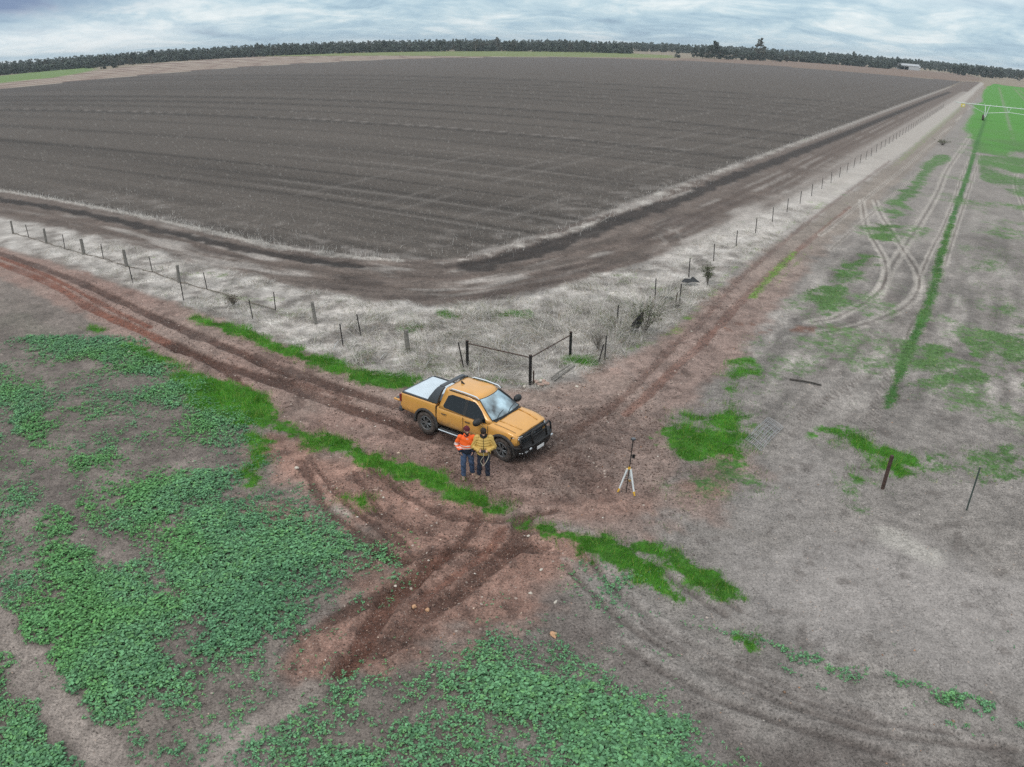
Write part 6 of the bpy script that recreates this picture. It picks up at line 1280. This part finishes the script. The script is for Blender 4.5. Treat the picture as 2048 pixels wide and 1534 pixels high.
# ------------------------------------------------------------------ centre-pivot irrigator
def build_pivot():
    T = Vector((116.9,190.2,0)); n = Vector((.49,.87,0)).normalized(); d = Vector((n.y,-n.x,0))
    r = empty('irrigation_boom', (T.x, T.y, 0), 0, 'pale galvanised irrigator boom on a wheeled tower over the green crop', 'irrigator')
    G = mat('galvanised_steel', (.55,.60,.56), .5, .2, var=.12)
    P = lambda s, o, z: d*s+n*o+Vector((0,0,z)); rz = math.atan2(d.y, d.x)
    MB().tube([P(-7,0,3.60), P(0,0,3.6), P(9,0,3.75), P(20,0,3.95), P(30,0,4.0), P(50,0,3.6)], .12, 8).build('main_pipe', G, r)
    MB().tube([P(-7,0,3.62), P(-7.6,0,3.75)], [.07,.04], 8).build('end_gun', G, r)
    for s in [-3.2+1.45*i for i in range(18)]: MB().tube([P(s,0,3.72+.012*max(s,0)), P(s,0,4.02+.012*max(s,0)), P(s,.14,4.02+.012*max(s,0))], .05, 5).build('sprinkler', G, r)
    tr = MB(); tr.tube([P(-4.6,0,3.5), P(-.2,0,1.85)], .06, 5)
    for o in (-1, 1):
        tr.tube([P(.4,o*.3,1.75), P(5.6,o*.5,2.55), P(12,o*.7,2.35), P(20,o*.8,2.35), P(30,o*.8,2.6)], .05, 5)
        for s in (5.6, 12, 20, 28):
            tr.tube([P(s-.6,0,3.8), P(s,o*.6,2.5)], .045, 5); tr.tube([P(s+.6,0,3.8), P(s,o*.6,2.5)], .045, 5)
    tr.build('truss', G, r)
    for o in (-1, 1): MB().tube([P(.15,o*1.9,.8), P(0,0,3.6)], .085, 6).build('tower_leg', G, r); MB().tube([P(.3,o*1.9,.8), P(1.0,0,3.6)], .07, 6).build('tower_brace', G, r)
    MB().tube([P(.15,-2.,.8), P(.15,2.,.8)], .10, 6).build('base_beam', G, r)
    for o in (-1, 1):
        w = MB(); q = P(-.15,o*1.95,.62); rings = []
        for k in range(24):
            a = 2*math.pi*k/24; rd = n*math.cos(a)+Vector((0,0,math.sin(a)))
            rings.append([q+rd*.34-d*.16, q+rd*.58-d*.19, q+rd*.64-d*.12, q+rd*.64+d*.12, q+rd*.58+d*.19, q+rd*.34+d*.16])
        rings.append(rings[0]); w.loft(rings, False, False); wo = w.build('wheel', M_TYRE, r, smooth=True)
        MB().tube([q-d*.1, q+d*.1], .34, 16).build('rim', G, wo)
    MB().box(P(-5.4,0,3.0),(1.0,.35,.85),Matrix.Rotation(rz,3,'Z')).build('control_box', mat('yellow_box', (.72,.58,.14), .6, var=.15, scale=1.5), r, bevel=.05)
    MB().box(P(-5.3,0,2.95)-n*.19,(.4,.03,.35),Matrix.Rotation(rz,3,'Z')).build('box_panel', M_WHITE, r)
build_pivot()

# ------------------------------------------------------------------ buildings far away
M_TIN = mat('pale_tin', (.50,.51,.51), .5, .1, var=.08, scale=.3); M_TIN2 = mat('grey_tin', (.42,.43,.44), .5, .1, var=.1, scale=.3); M_DARK = mat('dark_opening', (.02,.02,.02), .9); M_CONC = mat('cream_wall', (.50,.46,.38), .8, var=.1, scale=.4)
def shed(loc, L, Dp, H_, rz, label, open_=None, wallm=M_TIN, name='farm_shed'):
    r = empty(name, (loc[0], loc[1], 0), rz, label, 'shed'); Wt = .25; b = MB()
    b.box((0,Dp/2,H_/2),(L,Wt,H_)); b.box((-L/2+Wt/2,0,H_/2),(Wt,Dp-2*Wt,H_)); b.box((L/2-Wt/2,0,H_/2),(Wt,Dp-2*Wt,H_))
    if open_:
        a0, a1 = open_; b.box(((-L/2+a0)/2,-Dp/2,H_/2),(a0+L/2,Wt,H_)); b.box(((a1+L/2)/2,-Dp/2,H_/2),(L/2-a1,Wt,H_)); b.box(((a0+a1)/2,-Dp/2,H_-.5),(a1-a0,Wt,1.0))
    else: b.box((0,-Dp/2,H_/2),(L,Wt,H_))
    b.build('walls', wallm, r)
    rf = MB(); o = .6
    rf.loft([[(-L/2-o,-Dp/2-o,H_),(-L/2-o,0,H_+Dp*.16),(-L/2-o,Dp/2+o,H_),(-L/2-o,Dp/2+o,H_+.12),(-L/2-o,0,H_+Dp*.16+.12),(-L/2-o,-Dp/2-o,H_+.12)],[(L/2+o,-Dp/2-o,H_),(L/2+o,0,H_+Dp*.16),(L/2+o,Dp/2+o,H_),(L/2+o,Dp/2+o,H_+.12),(L/2+o,0,H_+Dp*.16+.12),(L/2+o,-Dp/2-o,H_+.12)]]).build('roof', M_TIN2, r)
    if open_: MB().box(((open_[0]+open_[1])/2,Dp/2-1,H_/2),(open_[1]-open_[0]-.2,.1,H_-.3)).build('bay_shade', M_DARK, r); MB().box(((open_[0]+open_[1])/2,-Dp/2,(H_-1)/2),(.3,.3,H_-1)).build('bay_post', M_TIN2, r)  # near-black sheet behind the bay stands in for interior shade
    else: MB().box((L*.2,-Dp/2-Wt/2-.03,1.2),(1.2,.06,2.3)).build('door', M_DARK, r)
    return r
_s = lambda x, y, D: (lambda v: (v[0]*D/math.hypot(*v), v[1]*D/math.hypot(*v)))((x, y))
shed(_s(540,1088,1100), 26, 14, 5.0, -.42, 'long pale tin shed with one dark open bay between tree clumps on the right horizon', (-9,1))
shed(_s(567,1120,1130), 13, 9, 3.4, -.42, 'lower pale shed just right of the long open-bay shed', None)
shed(_s(60,1000,990), 9, 6, 3.0, -.05, 'tiny white hut in front of the woodland right of centre', None)
shed(_s(-487,1030,1010), 12, 6, 2.8, .4, 'small white shed right of the left tree clump', None)
shed(_s(-478,1030,1015), 7, 5, 2.6, .4, 'grey lean-to beside the small white shed at the left tree clump', None, M_TIN2)
shed(_s(-545,980,1000), 10, 6, 2.6, .4, 'cream hut at the end of the green strip on the left horizon', None, M_CONC)

# ------------------------------------------------------------------ trees
M_BARK = mat('gum_bark', (.26,.23,.20), .9, var=.25, scale=.6); 
LEAFM = [mat('gum_leaf_grey', (.075,.092,.070), .75, var=.35, scale=.35), mat('gum_leaf_dark', (.040,.056,.040), .75, var=.35, scale=.35), mat('gum_leaf_brown', (.095,.092,.068), .75, var=.35, scale=.35)]
def crown_np(g, H_, W_, low, nclump, per, size):
    cl = []
    for _ in range(nclump):
        a = g.uniform(0, 6.283); rr = W_*.5*math.sqrt(g.random())*.85; t = g.uniform(low, 1.); env = max(.1, 1-((t-.42)/.60)**2)**.5
        cl.append((rr*env*math.cos(a), rr*env*math.sin(a), H_*t*(.97-.12*(rr/W_)), g.uniform(.7, 1.35)*W_*.14))
    C_ = np.array(cl); n = nclump*per; k = np.repeat(np.arange(nclump), per); d = g.normal(0, 1, (n,3)); d /= np.linalg.norm(d, axis=1)[:,None]; rad = C_[k,3]*g.random(n)**.33
    c = C_[k,:3]+d*rad[:,None]*np.array([1,1,.7]); a = g.normal(0, 1, (n,3)); a /= np.linalg.norm(a, axis=1)[:,None]; b = np.cross(a, g.normal(0, 1, (n,3))); b /= np.linalg.norm(b, axis=1)[:,None]
    s = size*g.uniform(.6, 1.4, (n,1)); V = np.stack([c-a*s, c+b*s*.7, c+a*s, c-b*s*.7], 1).reshape(-1,3); F = np.arange(n*4).reshape(-1,4); return V, F
def make_tree(seed, H_, W_, low, leaf, nclump=26, per=34, size=.52):
    g = np.random.default_rng(seed); r = empty('gum_tree'); V, F = crown_np(g, H_, W_, low, nclump, per, size); cr = mesh_np('crown', V, F, leaf, r)
    t = MB(); q = random.Random(seed); t.tube([(0,0,-.2),(q.uniform(-.2,.2),0,H_*.25),(q.uniform(-.4,.4),q.uniform(-.3,.3),H_*.5),(q.uniform(-.5,.5),0,H_*.85)], [.32,.24,.17,.05], 6, False)
    for k in range(6):
        a = q.uniform(0,6.28); z = H_*q.uniform(low*.6,.6); L = W_*.38; t.tube([(0,0,z),(math.cos(a)*L*.5, math.sin(a)*L*.5, z+H_*.12),(math.cos(a)*L, math.sin(a)*L, z+H_*.28)], [.14,.09,.04], 5, False)
    tr = t.build('trunk', M_BARK, r); return r, tr, cr
PROTO = [make_tree(i, *a) for i, a in enumerate([(11.5,8.5,.10,LEAFM[0]),(10.5,9.,.08,LEAFM[1]),(13.,8.,.14,LEAFM[0]),(9.5,8.,.06,LEAFM[2]),(12.,10.,.10,LEAFM[1]),(13.5,8.,.18,LEAFM[2]),(10.,9.5,.06,LEAFM[1])])]
used = [False]*len(PROTO)
def place_tree(i, x, y, s, rz, label, group=None):
    r, tr, cr = PROTO[i]
    if not used[i]: used[i] = True; o = r
    else:
        o = r.copy(); COL.objects.link(o)
        for ch in (tr, cr): c = ch.copy(); COL.objects.link(c); c.parent = o
    o.location = (x, y, 0); o.scale = (s, s, s*random.Random(int(x*7+y)).uniform(.88,1.12)); o.rotation_euler = (0,0,rz)
    for k in ('group',):
        if k in o.keys(): del o[k]
    tag(o, label, 'tree', group); return o
def at_dist(az, D): return (math.sin(az)*D, math.cos(az)*D)
def azof(px): return math.atan2(*px)
TG = random.Random(77)
def belt(pts, D0, D1, step, kinds, s0, s1, label, group, skip=0.):
    """trees along a polyline of ground directions, at slightly varied distance"""
    azs = [azof(p) for p in pts]; Ds = np.linspace(0, 1, len(pts)); a = azs[0]; n = 0
    while a < azs[-1]:
        t = np.interp(a, azs, Ds); D = D0+(D1-D0)*t+TG.uniform(-14, 14)
        if TG.random() >= skip: x, y = at_dist(a, D); place_tree(TG.choice(kinds), x, y, TG.uniform(s0, s1), TG.uniform(0, 6.28), label, group); n += 1
        a += step*TG.uniform(.7, 1.35)/D
    return n
nt_ = 0
nt_ += belt([(-720,790),(-524,996),(-376,963),(-190,950),(-3,945),(106,1000)], 1010, 950, 7.4, (0,1,2,3,4,5), .66, 1.08, 'grey-green gum tree in the long woodland edge across the left and middle horizon', 'gum trees of the long woodland edge')
nt_ += belt([(106,1000),(200,1000)], 1150, 1180, 15, (1,4,3), .75, .95, 'gum tree in the woodland edge behind the olive paddock, right of the white hut', 'gum trees behind the olive paddock')
x, y = at_dist(azof((168,850)), 815); place_tree(6, x, y, .68, 1., 'low round tree standing apart at the left end of the dense dark clump')
nt_ += belt([(186,850),(222,830)], 850, 850, 7.5, (1,4,6), .85, 1.1, 'dark tree in the dense clump right of the olive paddock', 'trees of the dense dark clump')
nt_ += belt([(188,850),(224,830)], 875, 875, 7.5, (1,4,6), .8, 1.0, 'dark tree in the dense clump right of the olive paddock', 'trees of the dense dark clump')
nt_ += belt([(228,840),(305,890)], 880, 930, 5.5, (0,3,6,4), .7, .9, 'tree in the low belt right of the dense dark clump', 'trees of the low belt')
nt_ += belt([(318,870),(497,1025)], 1060, 1080, 10, (1,4,6,2), .75, 1.0, 'dark gum tree in the loose row between the low belt and the long shed', 'gum trees left of the long shed')
nt_ += belt([(595,1060),(678,1072)], 1060, 1060, 5.5, (1,4,6), .95, 1.15, 'dark tree in the clump right of the long shed', 'trees right of the long shed')
nt_ += belt([(690,1050),(800,1080)], 1050, 1050, 30, (0,4,3), .7, 1.0, 'scattered tree near the end of the straight track on the right horizon', 'scattered trees at the right horizon')
for i_, p_ in enumerate([(-300,950),(-150,950),(-20,945),(60,990),(-430,950)]):
    x, y = at_dist(azof(p_), 985); place_tree((2,4,5,2,4)[i_], x, y, 1.22, i_*1.3, 'taller gum tree rising above its neighbours in the long woodland edge', 'taller gums of the woodland edge')
x, y = at_dist(azof((282.6,940)), 1000); place_tree(5, x, y, 1.75, 1., 'tall lone gum standing high above the low belt of trees')
x, y = at_dist(azof((207,850)), 865); place_tree(4, x, y, 1.35, 2., 'tallest broad tree in the dense dark clump right of centre')
x, y = at_dist(azof((418,990)), 1090); place_tree(2, x, y, 1.2, 2., 'slim gum poking above the loose row left of the long shed')
x, y = at_dist(azof((-84,940)), 930); place_tree(4, x, y, 1.05, 1., 'dark round tree standing out in front of the woodland edge left of centre')
for (p, D, s) in (((-470,900), 800, .62), ((-455,900), 815, .6), ((-500,920), 900, .7)): 
    x, y = at_dist(azof(p), D); place_tree(6, x, y, s, D, {800:'dark round tree at the near left of the left clump', 815:'round tree just right of the nearest one in the left clump', 900:'low tree at the far left of the left clump'}[D])
nt_ += belt([(-497,930),(-420,950)], 905, 915, 9, (6,1,3), .72, .9, 'low dark tree in the clump standing forward of the left woodland', 'trees of the left forward clump')
print('trees', nt_)
# the mass of woodland behind the edge
def woodland():
    g = np.random.default_rng(99); VV = []; FF = []; n0 = 0
    spec = [(-58, 8, 955, 1010, 900, 7.5), (15, 25.4, 1010, 1090, 190, 7.5), (-58, 8, 1000, 1500, 2300, 11.), (8, 48, 1250, 2200, 1500, 11.5), (-58, 50, 1700, 3000, 1700, 14.)]
    for a0, a1, d0, d1, n, H_ in spec:
        for i in range(n):
            az = R(g.uniform(a0, a1)); D = d0+(d1-d0)*g.random()**1.6; x, y = math.sin(az)*D, math.cos(az)*D; h = H_*g.uniform(.75, 1.12); w = g.uniform(5, 9)
            V, F = crown_np(g, h, w, .04, 9, 9, 1.2 if D < 1500 else 1.8); V = V+np.array([x, y, 0]); VV.append(V); FF.append(F+n0); n0 += len(V)
    o = mesh_np('distant_woodland', np.concatenate(VV), np.concatenate(FF), LEAFM[0]); tag(o, 'mass of grey-green gum woodland behind the tree line', 'woodland', kind='stuff')
woodland()
# ------------------------------------------------------------------ haze: the damp winter air that greys the far trees
def haze():
    E_ = 4800; b = MB().add([(x, y, z) for z in (-1.2, 36) for x, y in ((-E_,-E_),(E_,-E_),(E_,E_),(-E_,E_))], [(0,3,2,1),(4,5,6,7),(0,1,5,4),(1,2,6,5),(2,3,7,6),(3,0,4,7)])
    m = bpy.data.materials.new('haze'); m.use_nodes = True; nd = m.node_tree.nodes; nd.clear(); out = nd.new('ShaderNodeOutputMaterial'); v = nd.new('ShaderNodeVolumePrincipled')
    v.inputs['Color'].default_value = (.80,.88,.95,1); v.inputs['Density'].default_value = .00013; v.inputs['Anisotropy'].default_value = 0
    m.node_tree.links.new(v.outputs[0], out.inputs['Volume']); o = b.build('haze', m); tag(o, 'faint pale haze in the air over the fields', 'haze', kind='stuff')
haze()
